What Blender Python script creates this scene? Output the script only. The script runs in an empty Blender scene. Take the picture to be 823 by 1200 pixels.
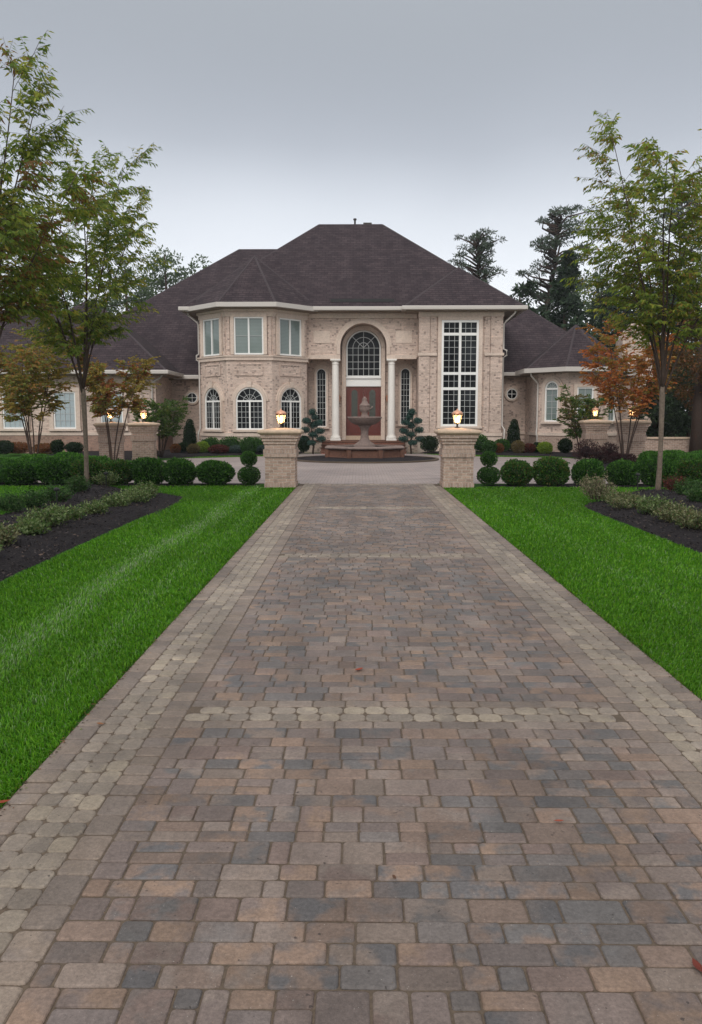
import bpy, bmesh, math, random
import numpy as np
from mathutils import Vector, Matrix
from math import radians as R, sin, cos, pi, atan, tan, sqrt

scene = bpy.context.scene
col = scene.collection
rnd = random.Random(7)

# ------------------------------------------------------------------ camera
FPX, HOR, VX, CAMZ = 950.0, 491.0, 421.0, 1.6          # focal length, horizon row, vanishing column (photo pixels)
PITCH = atan((600 - HOR) / FPX)
YAW = atan((VX - 411.5) / FPX)
cd = bpy.data.cameras.new('camera'); cam = bpy.data.objects.new('camera', cd); col.objects.link(cam)
cam.location = (0, 0, CAMZ); cam.rotation_euler = (pi / 2 - PITCH, 0, YAW)
cd.sensor_fit = 'VERTICAL'; cd.sensor_height = 24.0; cd.lens = 24.0 * FPX / 1200
cd.clip_start = 0.05; cd.clip_end = 1500
scene.camera = cam

# ------------------------------------------------------------------ sky and light
SUN_EL, SUN_AZ = R(38), R(192)      # high behind the viewer, hidden by cloud
EXPOSURE = 0.15
world = bpy.data.worlds.new('World'); scene.world = world; world.use_nodes = True
wn = world.node_tree; wn.nodes.clear()
def wnode(t, **k):
    n = wn.nodes.new(t)
    for a, b in k.items(): setattr(n, a, b)
    return n
wout = wnode('ShaderNodeOutputWorld'); wadd = wnode('ShaderNodeAddShader')
bg1 = wnode('ShaderNodeBackground'); bg2 = wnode('ShaderNodeBackground')
sky = wnode('ShaderNodeTexSky', sky_type='NISHITA', sun_disc=False, sun_elevation=SUN_EL, sun_rotation=SUN_AZ)
sky.dust_density = 3.0
bg1.inputs[1].default_value = 0.006
wn.links.new(sky.outputs[0], bg1.inputs[0])
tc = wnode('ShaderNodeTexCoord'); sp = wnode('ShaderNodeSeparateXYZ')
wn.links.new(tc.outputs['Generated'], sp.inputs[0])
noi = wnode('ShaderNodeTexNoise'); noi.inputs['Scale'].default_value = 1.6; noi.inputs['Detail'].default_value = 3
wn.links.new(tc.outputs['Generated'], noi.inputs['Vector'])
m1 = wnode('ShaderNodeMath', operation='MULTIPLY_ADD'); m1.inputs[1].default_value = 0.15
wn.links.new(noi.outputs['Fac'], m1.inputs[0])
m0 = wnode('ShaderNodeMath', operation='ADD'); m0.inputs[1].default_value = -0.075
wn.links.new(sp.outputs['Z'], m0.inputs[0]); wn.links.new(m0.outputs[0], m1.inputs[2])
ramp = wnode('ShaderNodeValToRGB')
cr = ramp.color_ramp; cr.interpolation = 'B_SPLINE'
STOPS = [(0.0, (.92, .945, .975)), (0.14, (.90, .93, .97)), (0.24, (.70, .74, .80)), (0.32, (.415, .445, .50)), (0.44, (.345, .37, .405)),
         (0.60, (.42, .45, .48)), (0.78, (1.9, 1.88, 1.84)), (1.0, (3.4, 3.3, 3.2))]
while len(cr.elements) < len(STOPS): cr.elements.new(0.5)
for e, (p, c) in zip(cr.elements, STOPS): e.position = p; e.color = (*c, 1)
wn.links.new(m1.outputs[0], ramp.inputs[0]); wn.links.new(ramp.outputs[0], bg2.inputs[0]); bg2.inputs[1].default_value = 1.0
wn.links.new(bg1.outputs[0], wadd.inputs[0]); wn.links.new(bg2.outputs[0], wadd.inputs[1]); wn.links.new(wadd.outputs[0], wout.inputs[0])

sd = bpy.data.lights.new('sun', 'SUN'); sd.energy = 1.5; sd.angle = R(35); sd.color = (1.0, .965, .92)
sun = bpy.data.objects.new('sun', sd); col.objects.link(sun)
# direction towards the sun: azimuth measured from +Y (north) clockwise
sv = Vector((sin(SUN_AZ) * cos(SUN_EL), cos(SUN_AZ) * cos(SUN_EL), sin(SUN_EL)))
sun.rotation_euler = sv.to_track_quat('Z', 'Y').to_euler(); sun.location = (0, -10, 30)

vs = scene.view_settings
scene.display_settings.display_device = 'sRGB'
vs.view_transform = 'Standard'; vs.look = 'None'; vs.gamma = 1.0; vs.exposure = EXPOSURE; vs.use_curve_mapping = False
cy = scene.cycles
cy.max_bounces = 8; cy.diffuse_bounces = 3; cy.glossy_bounces = 2; cy.transmission_bounces = 4; cy.transparent_max_bounces = 8
cy.volume_bounces = 0; cy.use_denoising = True

# ------------------------------------------------------------------ pixel helpers (photo pixels -> world)
_e = cam.rotation_euler.to_matrix()
def ray(px, py):
    d = _e @ Vector(((px - 411.5) / FPX, (600 - py) / FPX, -1.0)); return d
def at(px, py, Y):                  # the point of that pixel on the plane at depth Y
    d = ray(px, py); t = Y / d.y; return Vector((d.x * t, Y, CAMZ + d.z * t))
def gnd(px, py):                    # the point of that pixel on the ground
    d = ray(px, py); t = -CAMZ / d.z; return Vector((d.x * t, d.y * t, 0))
def PX(px, Y): return at(px, HOR, Y).x
def PZ(py, Y): return at(VX, py, Y).z

# ------------------------------------------------------------------ materials
def mat(name, base=(.5, .5, .5), rough=.8, metal=0.0, spec=.5, emit=None, estr=0):
    m = bpy.data.materials.new(name); m.use_nodes = True
    b = m.node_tree.nodes['Principled BSDF']
    b.inputs['Base Color'].default_value = (*base, 1); b.inputs['Roughness'].default_value = rough
    b.inputs['Metallic'].default_value = metal; b.inputs['Specular IOR Level'].default_value = spec
    if emit: b.inputs['Emission Color'].default_value = (*emit, 1); b.inputs['Emission Strength'].default_value = estr
    return m
class NT:
    def __init__(s, m): s.m = m; s.t = m.node_tree; s.b = s.t.nodes['Principled BSDF']
    def n(s, t, **k):
        x = s.t.nodes.new(t)
        for a, b in k.items(): setattr(x, a, b)
        return x
    def l(s, a, b): s.t.links.new(a, b)
    def math(s, op, a, b=None, c=None):
        x = s.n('ShaderNodeMath', operation=op)
        for i, v in enumerate((a, b, c)):
            if v is None: continue
            if hasattr(v, 'links') or hasattr(v, 'is_linked'): s.l(v, x.inputs[i])
            else: x.inputs[i].default_value = v
        return x.outputs[0]
    def noise(s, scale, detail=3, vec=None, rough=.5):
        x = s.n('ShaderNodeTexNoise'); x.inputs['Scale'].default_value = scale; x.inputs['Detail'].default_value = detail
        x.inputs['Roughness'].default_value = rough
        if vec is not None: s.l(vec, x.inputs['Vector'])
        return x.outputs['Fac']
    def mix(s, fac, a, b, blend='MIX'):
        x = s.n('ShaderNodeMix', data_type='RGBA', blend_type=blend)
        if hasattr(fac, 'is_linked'): s.l(fac, x.inputs[0])
        else: x.inputs[0].default_value = fac
        for v, i in ((a, 6), (b, 7)):
            if hasattr(v, 'is_linked'): s.l(v, x.inputs[i])
            else: x.inputs[i].default_value = (*v, 1)
        return x.outputs[2]
    def ramp(s, fac, stops, interp='LINEAR'):
        x = s.n('ShaderNodeValToRGB'); x.color_ramp.interpolation = interp
        while len(x.color_ramp.elements) < len(stops): x.color_ramp.elements.new(.5)
        for e, (p, c) in zip(x.color_ramp.elements, stops): e.position = p; e.color = (*c, 1)
        s.l(fac, x.inputs[0]); return x.outputs[0]
    def bump(s, h, dist=.01, strength=1.0):
        x = s.n('ShaderNodeBump'); x.inputs['Distance'].default_value = dist; x.inputs['Strength'].default_value = strength
        s.l(h, x.inputs['Height']); s.l(x.outputs[0], s.b.inputs['Normal']); return x
    def pos(s): return s.n('ShaderNodeNewGeometry').outputs['Position']
    def wallvec(s):                 # u runs along the wall whichever way it faces, v is the height
        g = s.n('ShaderNodeNewGeometry'); a = s.n('ShaderNodeSeparateXYZ'); s.l(g.outputs['True Normal'], a.inputs[0])
        p = s.n('ShaderNodeSeparateXYZ'); s.l(g.outputs['Position'], p.inputs[0])
        nn = s.math('SQRT', s.math('ADD', s.math('MULTIPLY', a.outputs[0], a.outputs[0]), s.math('MULTIPLY', a.outputs[1], a.outputs[1])))
        nn = s.math('MAXIMUM', nn, .001)
        u = s.math('DIVIDE', s.math('SUBTRACT', s.math('MULTIPLY', a.outputs[0], p.outputs[1]), s.math('MULTIPLY', a.outputs[1], p.outputs[0])), nn)
        c = s.n('ShaderNodeCombineXYZ'); s.l(u, c.inputs[0]); s.l(p.outputs[2], c.inputs[1]); return c.outputs[0]

def brick_mat(name, c1, c2, mortar, bw=.2, bh=.068, ms=.006, var=.35, dark=(.1, .075, .06), darkamt=.6, bump=.012):
    m = mat(name, rough=.9, spec=.2); s = NT(m); v = s.wallvec()
    b = s.n('ShaderNodeTexBrick'); s.l(v, b.inputs['Vector'])
    b.inputs['Scale'].default_value = 1; b.inputs['Brick Width'].default_value = bw; b.inputs['Row Height'].default_value = bh
    b.inputs['Mortar Size'].default_value = ms; b.inputs['Mortar Smooth'].default_value = .2; b.inputs['Bias'].default_value = 0
    b.inputs['Color1'].default_value = (*c1, 1); b.inputs['Color2'].default_value = (*c2, 1); b.inputs['Mortar'].default_value = (*mortar, 1)
    # scattered darker bricks: coarse noise cells
    mp = s.n('ShaderNodeMapping'); s.l(v, mp.inputs[0]); mp.inputs['Scale'].default_value = (2 / bw, 1 / bh, 1)
    wnz = s.n('ShaderNodeTexWhiteNoise', noise_dimensions='2D')
    sn = s.n('ShaderNodeVectorMath', operation='FLOOR'); s.l(mp.outputs[0], sn.inputs[0]); s.l(sn.outputs[0], wnz.inputs['Vector'])
    big = s.noise(1.1, 3, v)
    k = s.math('MULTIPLY', s.math('GREATER_THAN', s.math('ADD', wnz.outputs['Value'], s.math('MULTIPLY', big, .25)), 1.04), darkamt)
    c = s.mix(k, b.outputs['Color'], dark)
    c = s.mix(var, c, s.ramp(s.noise(.7, 4, v), [(.3, (.55, .52, .5)), (.7, (1.15, 1.1, 1.08))]), 'MULTIPLY')
    fine = s.noise(38, 3, v)
    c = s.mix(.3, c, s.ramp(fine, [(.3, (.6, .6, .6)), (.7, (1.2, 1.2, 1.2))]), 'MULTIPLY')
    c = s.mix(var, c, s.ramp(s.noise(12, 3, v, .8), [(.38, (.42, .38, .37)), (.47, (1.04, 1.03, 1.02))]), 'MULTIPLY')
    s.l(c, s.b.inputs['Base Color'])
    h = s.math('ADD', s.math('MULTIPLY', b.outputs['Fac'], -1.0), s.math('MULTIPLY', fine, .5))
    h = s.math('ADD', h, s.math('MULTIPLY', wnz.outputs['Value'], .5))
    s.bump(h, bump, .9)
    return m

def speckle_mat(name, base, rough=.85, scale=14, amt=.35, big=1.2, bigamt=.3, bump=.003, spec=.3):
    m = mat(name, base, rough, spec=spec); s = NT(m); p = s.pos()
    f = s.noise(scale, 4, p, .6)
    c = s.mix(amt, base, s.ramp(f, [(.3, tuple(x * .45 for x in base)), (.7, tuple(min(1, x * 1.5) for x in base))]))
    c = s.mix(bigamt, c, s.ramp(s.noise(big, 3, p), [(.3, (.5, .5, .5)), (.7, (1.15, 1.15, 1.15))]), 'MULTIPLY')
    s.l(c, s.b.inputs['Base Color']); s.bump(f, bump, .8)
    return m

M = {}
M['brick'] = brick_mat('pale_brick', (.74, .585, .495), (.57, .445, .375), (.74, .64, .56), darkamt=.55, dark=(.20, .15, .135), bump=.02)
M['brick_pier'] = brick_mat('pier_brick', (.47, .34, .27), (.35, .25, .20), (.56, .48, .41), bw=.2, bh=.07, ms=.008, darkamt=.28)
M['brick_soldier'] = brick_mat('pier_brick_upright', (.44, .33, .27), (.36, .26, .21), (.50, .43, .37), bw=.07, bh=.2, ms=.006, darkamt=.25)
M['brick_red'] = brick_mat('red_brick', (.26, .105, .07), (.20, .085, .06), (.28, .19, .15), bw=.2, bh=.07, darkamt=.4)
M['stone'] = speckle_mat('cast_stone', (.63, .51, .425), amt=.25)
M['cap_stone'] = speckle_mat('cap_stone', (.50, .38, .28), amt=.3)
M['soffit'] = mat('soffit_paint', (.22, .17, .125), .7)
M['white'] = mat('white_paint', (.80, .79, .76), .45)
M['muntin'] = mat('glazing_bar_paint', (.40, .41, .40), .5)
M['gutter'] = mat('cream_gutter_paint', (.49, .45, .41), .45)
M['column'] = speckle_mat('column_paint', (.78, .74, .68), rough=.5, amt=.08, bigamt=.1, bump=.001)
M['brick_base'] = brick_mat('base_brick', (.40, .26, .20), (.32, .21, .165), (.38, .29, .24), darkamt=.4)
M['fountain'] = speckle_mat('fountain_stone', (.21, .155, .135), amt=.4)
M['fountain_red'] = speckle_mat('weathered_red_stone', (.14, .068, .046), amt=.5, bigamt=.5)
M['copper'] = mat('copper', (.72, .38, .25), .35, .75)
M['dark_metal'] = mat('dark_bronze_metal', (.035, .028, .025), .5, .5)
M['iron'] = mat('black_metal', (.015, .015, .015), .5, .3)
M['door'] = speckle_mat('mahogany', (.115, .020, .011), rough=.35, amt=.3, bump=.001, spec=.5)
M['door_glass'] = mat('door_leaded_glass', (.05, .055, .04), .15)
M['brass'] = mat('brass', (.5, .32, .1), .3, .9)

def glass_mat(name, tint, rough, curtain=None):
    m = mat(name, tint, rough, spec=.14); s = NT(m); p = s.pos()
    f = s.noise(.9, 3, p)
    c = s.mix(s.ramp(f, [(.45, (0, 0, 0)), (.7, (1, 1, 1))]), tuple(x * .5 for x in tint), tuple(x * 3.5 for x in tint))  # paler patches hint at reflections, put into the pane colour
    s.l(c, s.b.inputs['Base Color'])
    s.bump(s.noise(1.2, 2, p), .01, .25)
    return m
M['glass'] = glass_mat('dark_window_glass', (.007, .008, .009), .12)
def blind_mat(name, a, b, step=.062):
    m = mat(name, a, .55, spec=.5); s = NT(m)
    sx = s.n('ShaderNodeSeparateXYZ'); s.l(s.pos(), sx.inputs[0])
    w = s.math('FRACT', s.math('DIVIDE', sx.outputs[2], step))
    s.l(s.mix(s.math('GREATER_THAN', w, .72), a, b), s.b.inputs['Base Color'])
    s.b.inputs['Coat Weight'].default_value = 1.0; s.b.inputs['Coat Roughness'].default_value = .05
    return m
M['blind'] = blind_mat('blinds_behind_glass', (.16, .205, .19), (.095, .125, .115))
M['blind_pale'] = blind_mat('pale_blinds_behind_glass', (.34, .41, .43), (.25, .31, .33))

def shingle_mat():
    m = mat('asphalt_shingles', rough=.95, spec=.15); s = NT(m); v = s.wallvec()
    b = s.n('ShaderNodeTexBrick'); s.l(v, b.inputs['Vector'])
    b.inputs['Scale'].default_value = 1; b.inputs['Brick Width'].default_value = .31; b.inputs['Row Height'].default_value = .115
    b.inputs['Mortar Size'].default_value = .014; b.inputs['Mortar Smooth'].default_value = .4
    b.inputs['Color1'].default_value = (.066, .050, .054, 1); b.inputs['Color2'].default_value = (.043, .033, .037, 1); b.inputs['Mortar'].default_value = (.028, .022, .026, 1)
    c = s.mix(.7, b.outputs['Color'], s.ramp(s.noise(2.2, 5, s.pos(), .65), [(.3, (.62, .6, .64)), (.7, (1.25, 1.2, 1.18))]), 'MULTIPLY')
    mpv = s.n('ShaderNodeMapping'); s.l(v, mpv.inputs[0]); mpv.inputs['Scale'].default_value = (1.6, .25, 1)
    c = s.mix(.45, c, s.ramp(s.noise(1.0, 4, mpv.outputs[0]), [(.35, (.7, .7, .72)), (.7, (1.2, 1.18, 1.15))]), 'MULTIPLY')
    c = s.mix(.5, c, s.ramp(s.noise(30, 2, v), [(.3, (.7, .7, .7)), (.7, (1.3, 1.3, 1.3))]), 'MULTIPLY')
    s.l(c, s.b.inputs['Base Color']); s.bump(s.math('ADD', s.math('MULTIPLY', b.outputs['Fac'], -1), s.noise(30, 2, v)), .02, .8)
    return m
M['shingle'] = shingle_mat()
M['ridge'] = speckle_mat('ridge_shingles', (.056, .043, .047), amt=.4)

def leaf_mat(name, trans=.35, rough=.6):          # colour comes per leaf
    m = mat(name, rough=rough, spec=.25); s = NT(m)
    a = s.n('ShaderNodeAttribute', attribute_name='tint'); s.l(a.outputs['Color'], s.b.inputs['Base Color'])
    t = s.n('ShaderNodeBsdfTranslucent'); s.l(s.mix(.35, a.outputs['Color'], (.5, .6, .1), 'SOFT_LIGHT'), t.inputs[0])
    mx = s.n('ShaderNodeMixShader'); mx.inputs[0].default_value = trans
    out = [n for n in s.t.nodes if n.type == 'OUTPUT_MATERIAL'][0]
    s.l(s.b.outputs[0], mx.inputs[1]); s.l(t.outputs[0], mx.inputs[2]); s.l(mx.outputs[0], out.inputs[0])
    return m
M['leaf'] = leaf_mat('leaves', .45); M['grass_blade'] = leaf_mat('grass_blades', .3, .5)
M['needle'] = leaf_mat('needles', .12, .7)
M['bark'] = speckle_mat('grey_bark', (.15, .115, .088), amt=.6, scale=25, bump=.01)
M['bark_dark'] = speckle_mat('dark_bark', (.062, .040, .030), amt=.5, scale=25, bump=.01)
M['inner'] = speckle_mat('inner_foliage', (.010, .024, .007), amt=.5, scale=30)
M['inner_dark'] = speckle_mat('inner_twigs', (.012, .016, .008), amt=.5, scale=30)

# ------------------------------------------------------------------ mesh helpers
class Frame:
    def __init__(s, o, r): s.o = Vector(o); s.r = Vector(r).normalized(); s.n = Vector((s.r.y, -s.r.x, 0))
    def p(s, u, v, d=0): return s.o + s.r * u + Vector((0, 0, v)) + s.n * d
class MB:
    def __init__(s): s.v = []; s.f = []
    def add(s, vs, fs):
        k = len(s.v); s.v += [tuple(x) for x in vs]; s.f += [tuple(i + k for i in f) for f in fs]
    def box(s, x0, x1, y0, y1, z0, z1):
        s.add([(x, y, z) for z in (z0, z1) for x, y in ((x0, y0), (x1, y0), (x1, y1), (x0, y1))],
              [(3, 2, 1, 0), (4, 5, 6, 7), (0, 1, 5, 4), (1, 2, 6, 5), (2, 3, 7, 6), (3, 0, 4, 7)])
    def fbox(s, F, u0, u1, v0, v1, d0, d1):
        s.add([F.p(u, v, d) for v in (v0, v1) for u, d in ((u0, d1), (u1, d1), (u1, d0), (u0, d0))],
              [(3, 2, 1, 0), (4, 5, 6, 7), (0, 1, 5, 4), (1, 2, 6, 5), (2, 3, 7, 6), (3, 0, 4, 7)])
    def prism(s, F, pts, d0, d1):   # 2-D outline (counter-clockwise seen from outside), extruded
        n = len(pts)
        s.add([F.p(u, v, d1) for u, v in pts] + [F.p(u, v, d0) for u, v in pts],
              [tuple(range(n)), tuple(range(2 * n - 1, n - 1, -1))] + [(i, n + i, n + (i + 1) % n, (i + 1) % n) for i in range(n)])
    def zprism(s, pts, z0, z1, inset_top=0):
        n = len(pts)
        s.add([(x, y, z0) for x, y in pts] + [(x, y, z1) for x, y in pts],
              [tuple(range(n - 1, -1, -1)), tuple(range(n, 2 * n))] + [(i, (i + 1) % n, n + (i + 1) % n, n + i) for i in range(n)])
    def arc(s, F, cu, cv, r0, r1, a0, a1, d0, d1, n=20):
        vs = []; fs = []
        for i in range(n + 1):
            a = a0 + (a1 - a0) * i / n
            for r, d in ((r0, d1), (r1, d1), (r1, d0), (r0, d0)): vs.append(F.p(cu + r * cos(a), cv + r * sin(a), d))
        for i in range(n):
            b = i * 4
            for k in range(4): fs.append((b + k, b + (k + 1) % 4, b + 4 + (k + 1) % 4, b + 4 + k))
        fs.append((3, 2, 1, 0)); b = n * 4; fs.append((b, b + 1, b + 2, b + 3))
        s.add(vs, fs)
    def bar(s, F, u0, v0, u1, v1, w, d0, d1):
        t = Vector((u1 - u0, v1 - v0)); t.normalize(); nx, ny = -t.y * w / 2, t.x * w / 2
        pts = [(u0 + nx, v0 + ny), (u0 - nx, v0 - ny), (u1 - nx, v1 - ny), (u1 + nx, v1 + ny)]
        s.prism(F, pts, d0, d1)
    def lathe(s, c, prof, n=24, ang0=0, cap=True):
        vs = []; fs = []
        for r, z in prof:
            for i in range(n):
                a = ang0 + 2 * pi * i / n; vs.append((c[0] + r * cos(a), c[1] + r * sin(a), c[2] + z))
        for j in range(len(prof) - 1):
            for i in range(n):
                fs.append((j * n + i, j * n + (i + 1) % n, (j + 1) * n + (i + 1) % n, (j + 1) * n + i))
        if cap: fs.append(tuple(range(n - 1, -1, -1))); fs.append(tuple(range((len(prof) - 1) * n, len(prof) * n)))
        s.add(vs, fs)
    def tube(s, pts, rad, n=6):
        pts = [Vector(p) for p in pts]; k = len(s.v); m = len(pts)
        up = Vector((.13, .27, .95))
        for i, p in enumerate(pts):
            t = (pts[min(i + 1, m - 1)] - pts[max(i - 1, 0)]).normalized()
            a = t.cross(up)
            if a.length < .15: a = t.cross(Vector((1, 0, 0)))
            a.normalize(); b = t.cross(a); r = rad[i] if hasattr(rad, '__len__') else rad
            for j in range(n):
                q = 2 * pi * j / n; s.v.append(tuple(p + a * (r * cos(q)) + b * (r * sin(q))))
        for i in range(m - 1):
            for j in range(n):
                s.f.append((k + i * n + j, k + i * n + (j + 1) % n, k + (i + 1) * n + (j + 1) % n, k + (i + 1) * n + j))
        s.f.append(tuple(k + j for j in range(n - 1, -1, -1))); s.f.append(tuple(k + (m - 1) * n + j for j in range(n)))
    def sphere(s, c, rx, ry, rz, nu=16, nv=10, jit=0, rg=rnd):
        vs = []; fs = []
        for j in range(nv + 1):
            t = pi * j / nv
            for i in range(nu):
                a = 2 * pi * i / nu; k = 1 + (rg.uniform(-jit, jit) if 0 < j < nv else 0)
                vs.append((c[0] + rx * k * sin(t) * cos(a), c[1] + ry * k * sin(t) * sin(a), c[2] + rz * k * cos(t)))
        for j in range(nv):
            for i in range(nu): fs.append((j * nu + i, (j + 1) * nu + i, (j + 1) * nu + (i + 1) % nu, j * nu + (i + 1) % nu))
        s.add(vs, fs)

def _off(parent):
    o = Vector((0, 0, 0))
    while parent is not None: o += parent.location; parent = parent.parent
    return o
def tag(o, label=None, cat=None, group=None, kind=None):
    if label: o['label'] = label
    if cat: o['category'] = cat
    if group: o['group'] = group
    if kind: o['kind'] = kind
    return o
def obj(name, mb, m, parent=None, smooth=False, bevel=0, loc=None):
    """ONE mesh object. Points are given in world space; with loc the object's origin sits there."""
    me = bpy.data.meshes.new(name)
    base = Vector(loc) if loc is not None else Vector((0, 0, 0))
    off = _off(parent) + base
    me.from_pydata([(x - off.x, y - off.y, z - off.z) for x, y, z in mb.v], [], mb.f)
    me.materials.append(M[m] if isinstance(m, str) else m)
    if smooth: me.polygons.foreach_set('use_smooth', [True] * len(me.polygons))
    me.update()
    o = bpy.data.objects.new(name, me); col.objects.link(o); o.location = base
    if parent is not None: o.parent = parent
    if smooth == 'auto':
        pass
    if bevel:
        b = o.modifiers.new('bevel', 'BEVEL'); b.width = bevel; b.segments = 2; b.limit_method = 'ANGLE'; b.angle_limit = R(40)
    return o
def npobj(name, V, loops, nper, m, parent=None, tint=None, smooth=False, off=None):
    """fast mesh from numpy: V (n,3), faces of nper corners, tint per vertex"""
    me = bpy.data.meshes.new(name); nf = len(loops) // nper
    if off is None: off = _off(parent)
    V = V - np.array(off, dtype=float)
    me.vertices.add(len(V)); me.vertices.foreach_set('co', V.astype(np.float32).ravel())
    me.loops.add(len(loops)); me.loops.foreach_set('vertex_index', loops.astype(np.int32))
    me.polygons.add(nf); me.polygons.foreach_set('loop_start', np.arange(0, len(loops), nper, dtype=np.int32))
    me.update(calc_edges=True)
    if tint is not None:
        a = me.color_attributes.new('tint', 'FLOAT_COLOR', 'POINT')
        c = np.ones((len(V), 4), np.float32); c[:, :3] = tint; a.data.foreach_set('color', c.ravel())
    me.materials.append(M[m] if isinstance(m, str) else m)
    o = bpy.data.objects.new(name, me); col.objects.link(o)
    if parent is not None: o.parent = parent
    return o
def empty(name, loc, rz=0):
    o = bpy.data.objects.new(name, None); col.objects.link(o); o.location = loc; o.rotation_euler.z = rz
    o.empty_display_size = .2; return o
def copy_tree(o, parent=None):
    c = o.copy(); col.objects.link(c)
    if parent is not None: c.parent = parent
    for ch in o.children: copy_tree(ch, c)
    return c

# leaves: centre, long axis, side axis, length, width -> one folded rhombus each
def leaves(C, D, S, L, W, fold=.15):
    n = len(C)
    D = D / (np.linalg.norm(D, axis=1, keepdims=True) + 1e-9)
    S = S - D * np.sum(S * D, axis=1, keepdims=True); S = S / (np.linalg.norm(S, axis=1, keepdims=True) + 1e-9)
    N = np.cross(D, S)
    L = np.broadcast_to(L, (n,))[:, None]; W = np.broadcast_to(W, (n,))[:, None]
    V = np.empty((n, 4, 3))
    V[:, 0] = C; V[:, 1] = C + D * L * .45 + S * W * .5 + N * W * fold
    V[:, 2] = C + D * L; V[:, 3] = C + D * L * .45 - S * W * .5 + N * W * fold
    return V.reshape(-1, 3), np.arange(n * 4)
def palette(rs, n, cols, var=.25):
    cols = np.array(cols, float); w = None
    i = rs.integers(0, len(cols), n); c = cols[i] * (1 + rs.uniform(-var, var, (n, 1)))
    return np.repeat(np.clip(c, 0, 1), 4, axis=0)
def vnoise(P, scale, seed):          # cheap smooth noise from sines, about -1..1
    rs = np.random.default_rng(seed); out = 0
    for k in range(6):
        w = rs.normal(size=3); w = w / np.linalg.norm(w) * scale * (1 + .5 * k); out = out + np.sin(P @ w + rs.uniform(0, 6.3)) / (1 + .5 * k)
    return out / 3.0

# ================================================================== GROUND
def sheet(name, pts, z, m, nsub=0):
    mb = MB(); mb.add([(x, y, z) for x, y in pts], [tuple(range(len(pts)))]); o = obj(name, mb, m); tag(o, kind='structure'); return o
gm = mat('lawn_ground', rough=.95, spec=.1); s = NT(gm); p = s.pos()
c = s.ramp(s.noise(3.0, 5, p, .6), [(.3, (.022, .075, .008)), (.55, (.035, .115, .012)), (.75, (.055, .15, .018))])
c = s.mix(.6, c, s.ramp(s.noise(60, 3, p), [(.3, (.4, .4, .4)), (.7, (1.4, 1.4, 1.4))]), 'MULTIPLY')
s.l(c, s.b.inputs['Base Color']); s.bump(s.noise(60, 3, p), .03, 1)
M['lawn'] = gm
sheet('ground', [(-150, -30), (150, -30), (150, 190), (-150, 190)], 0, 'lawn')

def mulch_material():
    m = mat('dark_mulch', rough=.95, spec=.15); s = NT(m); p = s.pos()
    f = s.noise(38, 4, p, .7)
    c = s.ramp(f, [(.3, (.008, .007, .009)), (.5, (.020, .017, .019)), (.72, (.055, .044, .042))])
    s.l(c, s.b.inputs['Base Color']); s.bump(f, .04, 1); return m
M['mulch'] = mulch_material()
M['chip'] = leaf_mat('bark_chips', 0.0, .9)

# motor court and ring round the fountain: small pavers seen at a grazing angle
def court_material():
    m = mat('court_pavers', rough=.62, spec=.4); s = NT(m); p = s.pos()
    b = s.n('ShaderNodeTexBrick'); s.l(p, b.inputs['Vector']); b.inputs['Scale'].default_value = 1
    b.inputs['Brick Width'].default_value = .18; b.inputs['Row Height'].default_value = .12; b.inputs['Mortar Size'].default_value = .005
    b.inputs['Color1'].default_value = (.345, .28, .26, 1); b.inputs['Color2'].default_value = (.265, .23, .22, 1); b.inputs['Mortar'].default_value = (.10, .08, .065, 1)
    c = s.mix(.5, b.outputs['Color'], s.ramp(s.noise(.35, 4, p), [(.3, (.62, .6, .62)), (.7, (1.25, 1.22, 1.2))]), 'MULTIPLY')
    mk = s.n('ShaderNodeMapping'); s.l(p, mk.inputs[0]); mk.inputs['Scale'].default_value = (.25, 2.2, 1); mk.inputs['Location'].default_value = (.3, .6, 0)
    c = s.mix(s.ramp(s.noise(.9, 4, mk.outputs[0]), [(.60, (0, 0, 0)), (.72, (.55, .55, .55))]), c, (.07, .055, .05))
    s.l(c, s.b.inputs['Base Color']); s.bump(s.math('MULTIPLY', b.outputs['Fac'], -1), .004, .6); return m
M['court'] = court_material()
DL, DR = -1.455, 1.93                   # edges of the drive
FX, FY = PX(427.5, 32.0), 32.0            # fountain centre
court = [(-26, 20.05), (DL, 20.05), (DL, 19.0), (DR, 19.0), (DR, 20.05), (30, 20.05), (30, 26.5), (15, 27.5), (9.4, 27.2), (8.3, 28.6), (9.0, 30.6), (8.6, 33.4), (5.6, 34.4),
         (3.6, 35.6), (3.3, 37.8), (-2.6, 37.8), (-2.9, 35.9), (-4.2, 34.6), (-6.6, 33.2), (-7.4, 32.8), (-7.6, 30.6), (-8.6, 28.3), (-11, 27.2), (-26, 26.8)]
sheet('motor_court', court, .012, 'court')

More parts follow.
